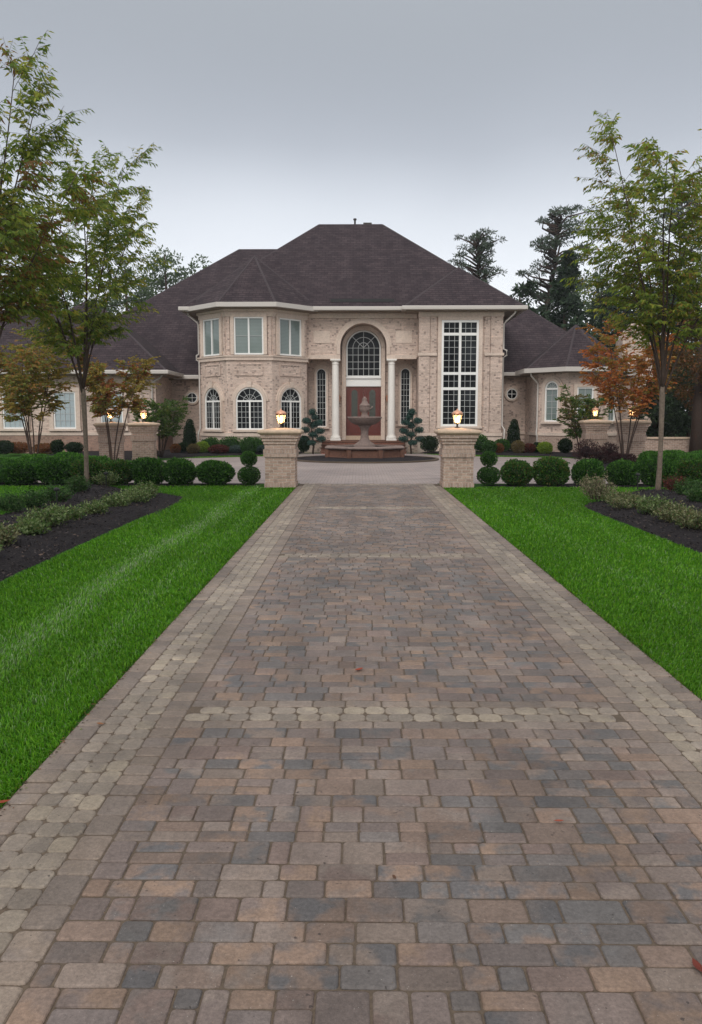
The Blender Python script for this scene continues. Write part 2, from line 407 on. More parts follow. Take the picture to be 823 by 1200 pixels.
# ------------------------------------------------------------------ drive pavers, stone by stone
FIELD = [(.225, .168, .138), (.205, .165, .150), (.195, .158, .145), (.150, .140, .138), (.262, .190, .148), (.215, .175, .155), (.185, .158, .150),
         (.245, .200, .172), (.168, .152, .146), (.208, .158, .140), (.218, .166, .138), (.195, .16, .148)]
SECOND = [(.262, .19, .145), (.135, .132, .137), (.178, .15, .138), (.235, .195, .172), (.15, .145, .145)]
BORDER = [(.262, .215, .180), (.235, .197, .17), (.215, .182, .16), (.25, .207, .172)]
COBBLE = [(.32, .28, .23), (.285, .25, .21), (.25, .22, .188), (.36, .315, .25), (.295, .255, .212), (.27, .235, .20)]
SV, SFQ, SC, SC2 = [], [], [], []
SFT = []
def stone(cx, cy_, w, d, corner, cols, z=.032, rg=rnd):
    a, b = w / 2 - rg.uniform(.0014, .0038), d / 2 - rg.uniform(.0014, .0038); c = min(corner, .48 * min(a, b) * 2)
    k = len(SV); rot = rg.uniform(-.008, .008); zz = z + rg.uniform(-.0025, .0025); tx, ty = rg.uniform(-.012, .012), rg.uniform(-.012, .012)
    def ring(ins, h):
        A, B = a - ins, b - ins; C = c
        q = C * .3
        pts = [(-A + C, -B), (A - C, -B), (A - q, -B + q), (A, -B + C), (A, B - C), (A - q, B - q), (A - C, B), (-A + C, B), (-A + q, B - q), (-A, B - C), (-A, -B + C), (-A + q, -B + q)]
        for x, y in pts:
            jx, jy = (rg.uniform(-.0008, .0008), rg.uniform(-.0008, .0008))
            SV.append((cx + x - y * rot + jx, cy_ + y + x * rot + jy, h + x * tx + y * ty))
    ring(0, .004); ring(0, zz - .006); ring(.0028, zz - .0018); ring(.0075, zz)
    for r in range(3):
        for i in range(12):
            j = (i + 1) % 12; SFQ.append((k + r * 12 + i, k + r * 12 + j, k + (r + 1) * 12 + j, k + (r + 1) * 12 + i))
    SFT.append(tuple(k + 36 + i for i in range(12)))
    v = rg.uniform(.82, 1.18); c1 = tuple(x * v for x in rg.choice(cols)); c2 = tuple(x * v for x in (rg.choice(SECOND) if cols is FIELD else rg.choice(cols)))
    if cols is FIELD and rg.random() < .3: c2 = c1
    c1 = tuple(x * .86 * t_ for x, t_ in zip(c1, (1.03, .985, .95))); c2 = tuple(x * .86 * t_ for x, t_ in zip(c2, (1.03, .985, .95)))
    SC.extend([c1] * 48); SC2.extend([c2] * 48)
XL, XR = DL + .53, DR - .53             # field edges
Y0, Y1 = -2.4, 19.75
bands = [(-1.08 + 5.07 * i, -1.08 + 5.07 * i + .41) for i in range(5)]
# outer and inner soldier courses, cobbles between
for sx, x0 in ((1, DL), (-1, DR)):
    for off_, w in ((0, .13), (.40, .13)):
        y = Y0 + rnd.uniform(0, .1)
        while y < Y1 - (0.75 if off_ == 0 else 0.0) :
            d = rnd.choice([.10, .125, .15, .175]); stone(x0 + sx * (off_ + w / 2), y + d / 2, w, d, .017, BORDER)
            y += d
    for kx in range(3):
        y = Y0 + (kx % 2) * .055
        while y < Y1:
            d = rnd.choice([.105, .115, .125]); stone(x0 + sx * (.13 + .045 + kx * .09), y + d / 2, .098, d + .004, .026, COBBLE); y += d
for b0, b1 in bands:
    for ya in (b0, b1 - .10):
        x = XL
        while x < XR - .03:
            w = min(rnd.choice([.12, .15, .18, .2]), XR - x)
            if XR - x - w < .06: w = XR - x
            stone(x + w / 2, ya + .05, w, .10, .015, BORDER); x += w
    for k, ya in enumerate((b0 + .10, b0 + .205)):
        x = XL + .06 * k; 
        while x < XR - .05:
            w = rnd.choice([.105, .12, .135]); stone(x + w / 2, ya + .0525, w + .004, .108, .032, COBBLE); x += w
# field: random three-size tiling on a 5.8 cm grid between the bands
U = .0505
segs = [(Y0, bands[0][0])] + [(bands[i][1], bands[i + 1][0]) for i in range(4)] + [(bands[4][1], Y1)]
for ya, yb in segs:
    if yb - ya < .1: continue
    L_ = yb - ya; hs = []
    while sum(hs) < L_: hs.append(rnd.choice([.104, .104, .156, .130]))
    k_ = L_ / sum(hs); y = ya
    for h in hs:
        hk = h * k_; x = XL; split = h > .15; first = True
        while x < XR - .001:
            w = rnd.choices([.080, .105, .130, .158, .184, .208], [2, 3, 4, 5, 4, 2])[0] * (.5 + .5 * rnd.random() if first else 1) + rnd.uniform(-.006, .006); first = False
            w = max(w, .07)
            if XR - x - w < .075: w = XR - x
            if split and rnd.random() < .62:
                if w > .17 and rnd.random() < .6:
                    c_ = rnd.choice([.4, .5, .6]) * w; stone(x + w / 2, y + hk * .25, w, hk / 2, .009, FIELD); stone(x + c_ / 2, y + hk * .75, c_, hk / 2, .009, FIELD); stone(x + c_ + (w - c_) / 2, y + hk * .75, w - c_, hk / 2, .009, FIELD)
                else:
                    stone(x + w / 2, y + hk * .25, w, hk / 2, .009, FIELD); stone(x + w / 2, y + hk * .75, w, hk / 2, .009, FIELD)
            else: stone(x + w / 2, y + hk / 2, w, hk, .011, FIELD)
            x += w
        y += hk
pm = mat('concrete_pavers', rough=.8, spec=.3); s = NT(pm); p = s.pos()
a1 = s.n('ShaderNodeAttribute', attribute_name='tint'); a2 = s.n('ShaderNodeAttribute', attribute_name='blend')
f = s.ramp(s.noise(7.5, 3, p, .55), [(.42, (0, 0, 0)), (.56, (1, 1, 1))])
c = s.mix(f, a1.outputs['Color'], a2.outputs['Color'])
c = s.mix(.55, c, s.ramp(s.noise(80, 5, p, .75), [(.32, (.42, .42, .42)), (.68, (1.4, 1.4, 1.4))]), 'MULTIPLY')
c = s.mix(.4, c, s.ramp(s.noise(1.1, 4, p), [(.3, (.72, .72, .74)), (.7, (1.2, 1.18, 1.15))]), 'MULTIPLY')
c = s.mix(.35, c, s.ramp(s.noise(16, 4, p, .65), [(.3, (.7, .68, .66)), (.7, (1.18, 1.2, 1.22))]), 'MULTIPLY')
c = s.mix(s.ramp(s.noise(150, 1, p), [(.74, (0, 0, 0)), (.80, (.5, .5, .5))]), c, (.5, .46, .42))
mt_ = s.n('ShaderNodeMapping'); s.l(p, mt_.inputs[0]); mt_.inputs['Scale'].default_value = (1.5, .14, 1)
c = s.mix(.6, c, s.ramp(s.noise(1.6, 5, mt_.outputs[0], .6), [(.38, (.72, .71, .70)), (.62, (1.10, 1.10, 1.10))]), 'MULTIPLY')
c = s.mix(s.ramp(s.noise(48, 1, p), [(.76, (0, 0, 0)), (.79, (.75, .75, .75))]), c, (.03, .022, .02))
c = s.mix(.5, c, s.ramp(s.noise(.55, 5, p, .65), [(.35, (.70, .69, .68)), (.65, (1.15, 1.14, 1.13))]), 'MULTIPLY')
s.l(c, s.b.inputs['Base Color'])
s.l(s.math('MULTIPLY_ADD', s.noise(9, 3, p), .3, .33), s.b.inputs['Roughness'])
s.bump(s.math('ADD', s.noise(150, 4, p, .7), s.math('MULTIPLY', s.noise(22, 3, p), 1.3)), .0028, .8)
M['paver'] = pm
me = bpy.data.meshes.new('driveway'); me.from_pydata(SV, [], SFQ + SFT); me.update()
for nm, arr in (('tint', SC), ('blend', SC2)):
    a = me.color_attributes.new(nm, 'FLOAT_COLOR', 'POINT'); cc = np.ones((len(SV), 4), np.float32); cc[:, :3] = arr; a.data.foreach_set('color', cc.ravel())
me.materials.append(pm); drv = bpy.data.objects.new('driveway', me); col.objects.link(drv); tag(drv, kind='structure')
M['sand'] = speckle_mat('joint_sand', (.105, .078, .056), scale=60, amt=.5)
js = MB(); js.box(DL, DR, Y0, Y1, -.05, .0262); tag(obj('paver_joint_sand', js, 'sand'), kind='structure')

# ------------------------------------------------------------------ near planting beds (mounded mulch)
def bed_mound(name, outline, hmax, step=.22, seed=1, rim=.0):
    xs = [p[0] for p in outline]; ys = [p[1] for p in outline]
    X = np.arange(min(xs), max(xs) + step, step); Y = np.arange(min(ys), max(ys) + step, step)
    A = np.array(outline, float); B = np.roll(A, -1, axis=0)
    def dist(x, y):                 # signed distance to the outline, inside positive (arrays)
        x = np.asarray(x, float); y = np.asarray(y, float); best = np.full(x.shape, 1e9); ins = np.zeros(x.shape, bool)
        for (ax, ay), (bx, by) in zip(A, B):
            dx, dy = bx - ax, by - ay; t = np.clip(((x - ax) * dx + (y - ay) * dy) / (dx * dx + dy * dy + 1e-12), 0, 1)
            best = np.minimum(best, (x - ax - t * dx) ** 2 + (y - ay - t * dy) ** 2)
            if ay != by: ins ^= ((ay > y) != (by > y)) & (x < ax + (y - ay) / (by - ay) * dx)
        return np.where(ins, 1, -1) * np.sqrt(best)
    V = []; idx = {}; D = {}
    GX, GY = np.meshgrid(X, Y, indexing='ij'); DD = dist(GX, GY); NN = vnoise(np.stack([GX, GY, GX * 0], -1), 5.0, seed)
    for j, y in enumerate(Y):
        for i, x in enumerate(X):
            d = DD[i, j]; D[i, j] = d
            h = hmax * (1 - math.exp(-max(d, 0) * 2.2)) if d > 0 else -.06
            nz = NN[i, j] * .025 if d > 0 else 0
            idx[i, j] = len(V); V.append((x, y, h + nz + (.01 if d > 0 else 0)))
    F = [(idx[i, j], idx[i + 1, j], idx[i + 1, j + 1], idx[i, j + 1]) for j in range(len(Y) - 1) for i in range(len(X) - 1)
         if max(D[i, j], D[i + 1, j], D[i, j + 1], D[i + 1, j + 1]) > 0]
    mb = MB(); mb.v = V; mb.f = F; o = obj(name, mb, 'mulch', smooth=True); tag(o, kind='structure')
    return dist
def smooth_outline(pts, it=2):
    for _ in range(it):
        q = []
        for i in range(len(pts)):
            a, b = pts[i], pts[(i + 1) % len(pts)]
            q += [(a[0] * .75 + b[0] * .25, a[1] * .75 + b[1] * .25), (a[0] * .25 + b[0] * .75, a[1] * .25 + b[1] * .75)]
        pts = q
    return pts
bedL = smooth_outline([(-3.45, -2), (-3.45, 6), (-3.5, 12), (-3.4, 16.2), (-3.9, 16.9), (-5.0, 17.5), (-5.7, 19.0), (-6.7, 19.1), (-6.8, 17.8), (-6.05, 15.5), (-5.9, 12), (-5.9, -2)])
bedR = smooth_outline([(4.02, -2), (4.02, 6), (4.05, 10), (3.95, 14.6), (4.4, 15.5), (5.3, 16.3), (5.9, 17.9), (7.0, 18.3), (7.6, 16), (7.7, 10), (7.6, -2)])
dL = bed_mound('planting_bed', bedL, .13, seed=3); dR = bed_mound('planting_bed', bedR, .13, seed=4)
# mulch under the boxwood row
bed_mound('hedge_bed', smooth_outline([(-16, 19.05), (-2.35, 19.15), (-2.35, 20.0), (-9, 20.1), (-12, 23), (-16, 26)], 1), .05, .3, 5)
bed_mound('hedge_bed', smooth_outline([(16, 18.9), (2.95, 19.05), (2.95, 19.95), (8.5, 19.98), (11, 24), (16, 26)], 1), .05, .3, 6)
# beds along the house and round the side piers
bed_mound('house_bed', smooth_outline([(-14, 31), (-9.4, 30.6), (-8.2, 33.0), (-6.9, 34.0), (-5.4, 35.2), (-2.5, 36.8), (-2.5, 41), (-14, 41)], 1), .10, .4, 7)
bed_mound('house_bed', smooth_outline([(16, 31.5), (9.8, 31.0), (8.9, 33.9), (6.2, 35.2), (4.3, 36.3), (2.9, 36.9), (2.9, 41), (16, 41)], 1), .10, .4, 8)
bed_mound('side_bed', smooth_outline([(-20, 25.4), (-9.2, 25.6), (-8.3, 27.2), (-9.0, 29.9), (-20, 31)], 1), .08, .4, 9)
bed_mound('side_bed', smooth_outline([(20, 25.2), (8.0, 25.7), (7.2, 27.3), (8.6, 30.6), (20, 31.6)], 1), .08, .4, 10)
# ring bed round the fountain
mb = MB(); mb.lathe((FX, FY, 0), [(2.78, .0), (2.72, .05), (2.3, .10), (1.5, .14)], 48); tag(obj('fountain_bed', mb, 'mulch', smooth=True), kind='structure')
mb = MB(); mb.lathe((FX, FY, 0), [(2.80, 0), (2.80, .07), (2.92, .07), (2.92, 0)], 56, cap=False); tag(obj('fountain_bed_edging', mb, 'sand', smooth=False), kind='structure')

# bark chips on the near beds (stuff)
rs = np.random.default_rng(11)
def chips(name, dist, xr, yr, n, hmax):
    P = np.stack([rs.uniform(*xr, n), yr[0] + (yr[1] - yr[0]) * rs.uniform(0, 1, n) ** 1.3, np.zeros(n)], 1)
    d = dist(P[:, 0], P[:, 1]); P = P[d > .02]; d = d[d > .02]
    P[:, 2] = hmax * (1 - np.exp(-d * 2.2)) + .012 + rs.uniform(-.01, .02, len(d)); n = len(P)
    D = rs.normal(size=(n, 3)); D[:, 2] *= .35; S = rs.normal(size=(n, 3)); S[:, 2] *= .4
    V, lp = leaves(P, D, S, rs.uniform(.02, .065, n), rs.uniform(.01, .025, n), .3)
    t = palette(rs, n, [(.012, .010, .011), (.02, .016, .016), (.035, .028, .026), (.085, .06, .048), (.016, .015, .02), (.05, .042, .042), (.025, .02, .02)], .4)
    o = npobj(name, V, lp, 4, 'chip', tint=t); tag(o, 'loose dark bark chips covering the planting bed', kind='stuff')
chips('bark_mulch', dL, (-6.9, -3.4), (4, 19), 16000, .13)
chips('bark_mulch', dR, (3.95, 7.7), (5, 18), 14000, .13)

# ------------------------------------------------------------------ lawn blades (stuff)
def blades(name, xr, yr, inside, seed, dens0=15000, yref=4.6, stripes=True):
    rg = np.random.default_rng(seed); pts = []
    ys = np.arange(yr[0], yr[1], .5)
    for y in ys:
        yc = y + .25; dens = dens0 * min(1, (yref / yc) ** 1.75); n = int(dens * .5 * (xr[1] - xr[0]))
        pts.append(np.stack([rg.uniform(*xr, n), rg.uniform(y, y + .5, n)], 1))
    P = np.concatenate(pts); P = P[inside(P)]; n = len(P)
    far = np.maximum(1, P[:, 1] / yref)
    h = rg.uniform(.022, .052, n) * (1 + .12 * vnoise(np.c_[P, np.zeros(n)], 9, seed))
    w = rg.uniform(.0032, .0055, n) * far ** .9
    ang = rg.uniform(0, 2 * pi, n)
    st = vnoise(np.c_[P[:, 0] * 1.0, P[:, 1] * .10, np.zeros(n)], 3.0, seed + 1)
    sx_ = P[:, 0] + .05 * np.sin(P[:, 1] * .9) + .04 * st; band = np.exp(-((sx_ + 2.42) / .17) ** 2) + .35 * np.exp(-((sx_ + 1.85) / .10) ** 2) + .25 * np.exp(-((sx_ - 2.75) / .14) ** 2) + .2 * np.exp(-((sx_ - 3.5) / .14) ** 2)      # mower tracks run with the drive
    lean = np.stack([np.cos(ang), np.sin(ang)], 1) * rg.uniform(.15, .75, n)[:, None]
    lean[:, 1] += (band - .5) * .9
    edge = np.minimum(np.abs(P[:, 0] - DL), np.abs(P[:, 0] - DR))
    base = np.c_[P, np.full(n, -.002)]
    side = np.stack([-np.sin(ang), np.cos(ang), np.zeros(n)], 1)
    V = np.empty((n, 5, 3)); hh = h[:, None]; L = np.c_[lean, np.zeros(n)]
    V[:, 0] = base - side * w[:, None] * .5; V[:, 1] = base + side * w[:, None] * .5
    mid = base + L * hh * .35 + np.array([0, 0, 1.]) * hh * .6
    V[:, 2] = mid + side * w[:, None] * .4; V[:, 3] = mid - side * w[:, None] * .4
    V[:, 4] = base + L * hh * 1.05 + np.array([0, 0, 1.]) * hh * (1 - .3 * np.linalg.norm(lean, axis=1))[:, None]
    cols = np.array([(.072, .225, .008), (.100, .265, .010), (.055, .185, .007), (.15, .31, .022), (.082, .24, .009)])
    c = cols[rg.integers(0, 5, n)] * (1 + rg.uniform(-.2, .2, (n, 1)))
    c *= (1 + .22 * vnoise(np.c_[P, np.zeros(n)], 1.2, seed + 2))[:, None]
    pale = rg.random(n) < .03 + .38 * band * (.6 + .4 * st); c[pale] = np.array([.24, .33, .17]) * rg.uniform(.7, 1.1, (pale.sum(), 1))  # pale blades in the tracks: light on bent grass put into the tint
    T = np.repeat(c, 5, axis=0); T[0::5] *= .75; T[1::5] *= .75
    k = np.arange(n)[:, None] * 5
    quad = np.concatenate([k, k + 1, k + 2, k + 3], 1); tri = np.concatenate([k + 3, k + 2, k + 4], 1)
    me = bpy.data.meshes.new(name)
    loops = np.concatenate([quad.ravel(), tri.ravel()]).astype(np.int32)
    starts = np.concatenate([np.arange(0, 4 * n, 4), 4 * n + np.arange(0, 3 * n, 3)]).astype(np.int32)
    me.vertices.add(5 * n); me.vertices.foreach_set('co', V.reshape(-1, 3).astype(np.float32).ravel())
    me.loops.add(len(loops)); me.loops.foreach_set('vertex_index', loops)
    me.polygons.add(2 * n); me.polygons.foreach_set('loop_start', starts); me.update(calc_edges=True)
    a = me.color_attributes.new('tint', 'FLOAT_COLOR', 'POINT'); cc = np.ones((5 * n, 4), np.float32); cc[:, :3] = T; a.data.foreach_set('color', cc.ravel())
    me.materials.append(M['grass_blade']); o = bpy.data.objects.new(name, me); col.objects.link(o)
    tag(o, 'short green mown lawn grass beside the paved drive', kind='stuff'); return o
def clear_of(poly_dist, P):
    return poly_dist(P[:, 0], P[:, 1]) < .03
def wob(P, a): return a * np.sin(P[:, 1] * 7.1) * .5 + a * np.sin(P[:, 1] * 2.3 + 1) * .5
blades('lawn_grass', (-3.9, DL), (2.0, 19.1), lambda P: (P[:, 0] < DL - .012 + wob(P, .03)) & clear_of(dL, P) & ~((P[:, 0] > -2.36) & (P[:, 1] > 18.8)), 21)
blades('lawn_grass', (DR, 4.9), (2.0, 19.0), lambda P: (P[:, 0] > DR + .012 + wob(P, .03)) & clear_of(dR, P) & ~((P[:, 0] < 2.74) & (P[:, 1] > 18.8)), 22)
blades('lawn_grass', (-13.5, -3.9), (11.0, 19.1), lambda P: clear_of(dL, P), 23, 9000)
blades('lawn_grass', (4.9, 12.5), (11.0, 18.95), lambda P: clear_of(dR, P), 24, 9000)
rs = np.random.default_rng(33)
for xe, sg in ((DL, -1), (DR, 1)):
    n = 2600; P = np.stack([xe - sg * rs.normal(-.004, .022, n), 2 + 17 * rs.uniform(0, 1, n) ** 1.4, np.full(n, .036)], 1); P[:, 2] = np.where((P[:, 0] - xe) * sg > 0, .012, .034)
    V, l = leaves(P, np.c_[rs.normal(size=(n, 2)), rs.normal(0, .12, n)], np.c_[rs.normal(size=(n, 2)), rs.normal(0, .2, n)], rs.uniform(.006, .022, n), rs.uniform(.003, .010, n), .2)
    tag(npobj('edge_litter', V, l, 4, 'chip', tint=palette(rs, n, [(.06, .035, .02), (.10, .07, .035), (.03, .022, .016), (.09, .12, .03), (.16, .07, .03)], .3)), 'crumbs of soil clippings and leaf litter where lawn meets paving', kind='stuff')
# strips of lawn between court and house beds
def ribbon(P, a, b, w0, w1): return (P[:, 1] > np.interp(P[:, 0], a[0], a[1])) & (P[:, 1] < np.interp(P[:, 0], b[0], b[1]))
blades('lawn_grass', (-7.2, -2.6), (32.5, 37.2), lambda P: ribbon(P, ([-7.2, -6.6, -4.2, -2.9, -2.6], [33.0, 33.3, 34.7, 36.1, 37]), ([-7.2, -6.9, -5.4, -2.6], [33.1, 34.1, 35.3, 36.9]), 0, 0), 25, 30000)
blades('lawn_grass', (2.9, 9.0), (33.0, 37.2), lambda P: ribbon(P, ([2.9, 3.6, 5.6, 8.6, 9], [37, 35.8, 34.5, 33.5, 33.4]), ([2.9, 4.3, 6.2, 8.9, 9], [37, 36.4, 35.3, 34, 33.9]), 0, 0), 26, 30000)

# ================================================================== HOUSE
house = empty('brick_house', (0, 39, 0))
tag(house, 'large pale brick two storey house with dark hipped roof and arched front entrance', 'house')
YP, YB, YR, YT = 39.2, 40.3, 38.6, 37.5      # portico face, recessed entrance wall, right bay face, turret front face
ZE = 6.74
FP, FB, FR, FT = (Frame((0, y, 0), (1, 0, 0)) for y in (YP, YB, YR, YT))

def window(F, uc, w, v0, v1, arch=False, pane='glass', ncol=4, rows=4, mull=True, trans=(), sur=.13, sill=True, label=None, fw=.065, keystone=False, fan=True):
    """v1 is the top, or the springing line when arched"""
    a, b = uc - w / 2, uc + w / 2; r = w / 2
    mb = MB()
    mb.fbox(F, a, a + fw, v0, v1, 0, .07); mb.fbox(F, b - fw, b, v0, v1, 0, .07)
    mb.fbox(F, a + fw, b - fw, v0, v0 + fw, 0, .07)
    if arch:
        mb.arc(F, uc, v1, r - fw, r, 0, pi, 0, .07, 24)
        if fan: mb.fbox(F, a + fw, b - fw, v1 - fw * .6, v1 + fw * .6, 0, .068)
    else: mb.fbox(F, a + fw, b - fw, v1 - fw, v1, 0, .07)
    if mull: mb.fbox(F, uc - fw * .55, uc + fw * .55, v0 + fw, (v1 - fw * .6) if (arch and fan) else v1 - (0 if arch else fw), 0, .066)
    for t in trans: mb.fbox(F, a + fw, b - fw, t - fw * .6, t + fw * .6, 0, .064)
    win = obj('window', mb, 'white', house)
    if label: win['label'] = label
    g = MB()
    if arch:
        pts = [(a + .02, v0 + .02), (b - .02, v0 + .02), (b - .02, v1)] + [(uc + (r - .02) * cos(pi * i / 24), v1 + (r - .02) * sin(pi * i / 24)) for i in range(1, 24)] + [(a + .02, v1)]
        g.prism(F, pts, 0, .012)
    else: g.prism(F, [(a + .02, v0 + .02), (b - .02, v0 + .02), (b - .02, v1 - .02), (a + .02, v1 - .02)], 0, .012)
    obj('pane', g, pane, win)
    mu = MB(); t = .0095
    cuts = sorted([v0 + fw] + list(trans) + [v1 - (0 if arch else fw)])
    if ncol > 1:
        for i in range(1, ncol):
            u = a + fw + (w - 2 * fw) * i / ncol
            if mull and abs(u - uc) < .02: continue
            mu.fbox(F, u - t, u + t, v0 + fw, v1 - (0 if arch else fw), .013, .035)
    rr = rows if hasattr(rows, '__len__') else [rows]
    for k in range(len(cuts) - 1):
        for i in range(1, rr[min(k, len(rr) - 1)]):
            v = cuts[k] + (cuts[k + 1] - cuts[k]) * i / rr[min(k, len(rr) - 1)]; mu.fbox(F, a + fw, b - fw, v - t, v + t, .013, .033)
    if arch and fan:
        for i in range(1, 6):
            q = pi * i / 6; mu.bar(F, uc + .03 * cos(q), v1 + .06 * sin(q), uc + (r - fw) * cos(q), v1 + (r - fw) * sin(q), .019, .013, .034)
        mu.arc(F, uc, v1, (r - fw) * .52 - t, (r - fw) * .52 + t, .05, pi - .05, .013, .036, 16)
    if mu.v: obj('glazing_bars', mu, 'muntin', win)
    if sur:
        su = MB(); o = .12
        su.fbox(F, a - sur, a - .003, v0, v1, 0, o); su.fbox(F, b + .003, b + sur, v0, v1, 0, o)
        if arch:
            su.arc(F, uc, v1, r + .003, r + sur, 0, pi, 0, o, 24)
            su.arc(F, uc, v1, r + sur + .003, r + sur + .09, 0, pi, 0, .06, 24)
            if keystone: su.prism(F, [(uc - .08, v1 + r - .0), (uc + .08, v1 + r - .0), (uc + .12, v1 + r + sur + .14), (uc - .12, v1 + r + sur + .14)], 0, .16)
        else: su.fbox(F, a - sur, b + sur, v1 + .003, v1 + sur, 0, o)
        obj('surround', su, 'stone', win)
    if sill:
        si = MB(); si.fbox(F, a - sur - .04, b + sur + .04, v0 - .11, v0 - .003, 0, .17); obj('sill', si, 'stone', win, bevel=.015)
    return win

# ---- turret (octagonal bay)
TX, TA = -5.02, 2.52; TYC = YT + TA
def octa(cx, cy_, ap, k=8):
    h = ap * tan(pi / 8); q = [(-h, -ap), (h, -ap), (ap, -h), (ap, h), (h, ap), (-h, ap), (-ap, h), (-ap, -h)]
    return [(cx + x, cy_ + y) for x, y in q]
mb = MB(); mb.zprism(octa(TX, TYC, TA), 0, ZE - .1); obj('turret_wall', mb, 'brick', house)
O = octa(TX, TYC, TA)
def face(a, b): return Frame((a[0], a[1], 0), (b[0] - a[0], b[1] - a[1], 0))
faces = [face(O[7], O[0]), face(O[0], O[1]), face(O[1], O[2])]; SW = 2 * TA * tan(pi / 8)
zb_, zt_ = PZ(415.5, YT), PZ(370.5, YT)
mb = MB(); mb.zprism(octa(TX, TYC, TA + .09), PZ(422, YT), PZ(418, YT)); mb.zprism(octa(TX, TYC, TA + .14), PZ(418, YT), PZ(416.4, YT))
obj('string_course', mb, 'stone', house)
mb = MB(); mb.zprism(octa(TX, TYC, TA + .10), .80, .96); mb.zprism(octa(TX, TYC, TA + .04), 0, .8); obj('water_table', mb, 'stone', house)
mb = MB(); mb.zprism(octa(TX, TYC, TA + .06), ZE - .52, ZE - .3); mb.zprism(octa(TX, TYC, TA + .14), ZE - .3, ZE - .12); obj('frieze', mb, 'stone', house)
for i, F in enumerate(faces):
    window(F, SW / 2, 1.34, zb_, zt_ - .03, pane='blind', ncol=2, rows=2 if i == 1 else 1, mull=True, sur=.16, sill=False)
    w = window(F, SW / 2, 1.26, PZ(503.5, YT), PZ(470, YT), arch=True, ncol=6, rows=5, sur=.13, keystone=True)
    p_ = MB(); z0, z1 = PZ(440, YT), PZ(426, YT); a, b = SW / 2 - .62, SW / 2 + .62
    p_.fbox(F, a, b, z0, z0 + .05, 0, .05); p_.fbox(F, a, b, z1 - .05, z1, 0, .05); p_.fbox(F, a, a + .05, z0 + .05, z1 - .05, 0, .05); p_.fbox(F, b - .05, b, z0 + .05, z1 - .05, 0, .05)
    p_.fbox(F, a + .05, b - .05, z0 + .05, z1 - .05, 0, .02)
    obj('wall_panel', p_, 'brick', house)
    for u in (.0, SW - .2):          # corner piers between the upper windows
        q_ = MB(); q_.fbox(F, u + .03, u + .17, PZ(416, YT), ZE - .53, 0, .05); obj('corner_pier', q_, 'brick', house)

# ---- main block
XL_, XR_ = TX + TA - .05, PX(587.5, YR)
mb = MB(); mb.box(-7.0, XR_, YB, 50.5, 0, ZE - .1); obj('wall', mb, 'brick', house)
# entrance wall with arch, one outline extruded to the recessed wall
ZL = PZ(418.5, YP); xa0, xa1 = PX(399, YP), PX(452.7, YP); ra = (xa1 - xa0) / 2; xac = (xa0 + xa1) / 2; zsp = PZ(406.5, YP)
xb0 = PX(489, YP) + .2
pts = [(XL_ - .3, ZL), (xa0 - .32, ZL), (xa0 - .32, ZL - .02), (xa0, ZL - .02)] + [(xac + ra * cos(pi - pi * i / 28), zsp + ra * sin(pi - pi * i / 28)) for i in range(29)] + [(xa1, ZL - .02), (xa1 + .32, ZL - .02), (xa1 + .32, ZL), (xb0, ZL), (xb0, ZE - .1), (XL_ - .3, ZE - .1)]
mb = MB(); mb.prism(FP, pts, -1.09, 0); obj('entrance_wall', mb, 'brick', house)
mb = MB(); mb.arc(FP, xac, zsp, ra + .003, ra + .17, 0, pi, -.02, .06, 32); mb.arc(FP, xac, zsp, ra + .175, ra + .25, 0, pi, -.02, .03, 32)
mb.fbox(FP, xa0 - .17, xa0 - .003, ZL + .12, zsp, -.02, .06); mb.fbox(FP, xa1 + .003, xa1 + .17, ZL + .12, zsp, -.02, .06)
obj('arch_moulding', mb, 'stone', house)
for c0, c1 in ((XL_ + .02, xa0 - .003), (xa1 + .003, xb0 - .26)): mb = MB(); mb.fbox(FP, c0, c1, ZL - .09, ZL + .10, -.5, .07); obj('lintel', mb, 'stone', house)
for c0 in (PX(368, YP), PX(463, YP)):
    c1 = c0 + .78; mb = MB(); mb.fbox(FP, c0, c1, PZ(402, YP), PZ(388, YP), 0, .03); obj('wall_panel', mb, 'stone', house)
mb = MB(); mb.fbox(FP, XL_, xb0 - .26, ZE - .4, ZE - .12, 0, .08); obj('frieze', mb, 'stone', house)
# columns
def column(x):
    mb = MB(); z0 = .57; z1 = ZL - .09; c = (x, YP + .10, 0)
    mb.box(x - .25, x + .25, c[1] - .25, c[1] + .25, z0, z0 + .09)
    mb.lathe(c, [(.24, z0 + .09), (.25, z0 + .13), (.24, z0 + .18), (.205, z0 + .2), (.205, z0 + .24), (.185, z0 + .27), (.180, z0 + 1.3), (.158, z1 - .28), (.158, z1 - .25), (.18, z1 - .24), (.18, z1 - .2), (.165, z1 - .19), (.17, z1 - .13), (.22, z1 - .08)], 28)
    mb.box(x - .24, x + .24, c[1] - .24, c[1] + .24, z1 - .08, z1)
    return obj('column', mb, 'column', house, bevel=.006)
column(PX(393.3, YP)); column(PX(458.8, YP))
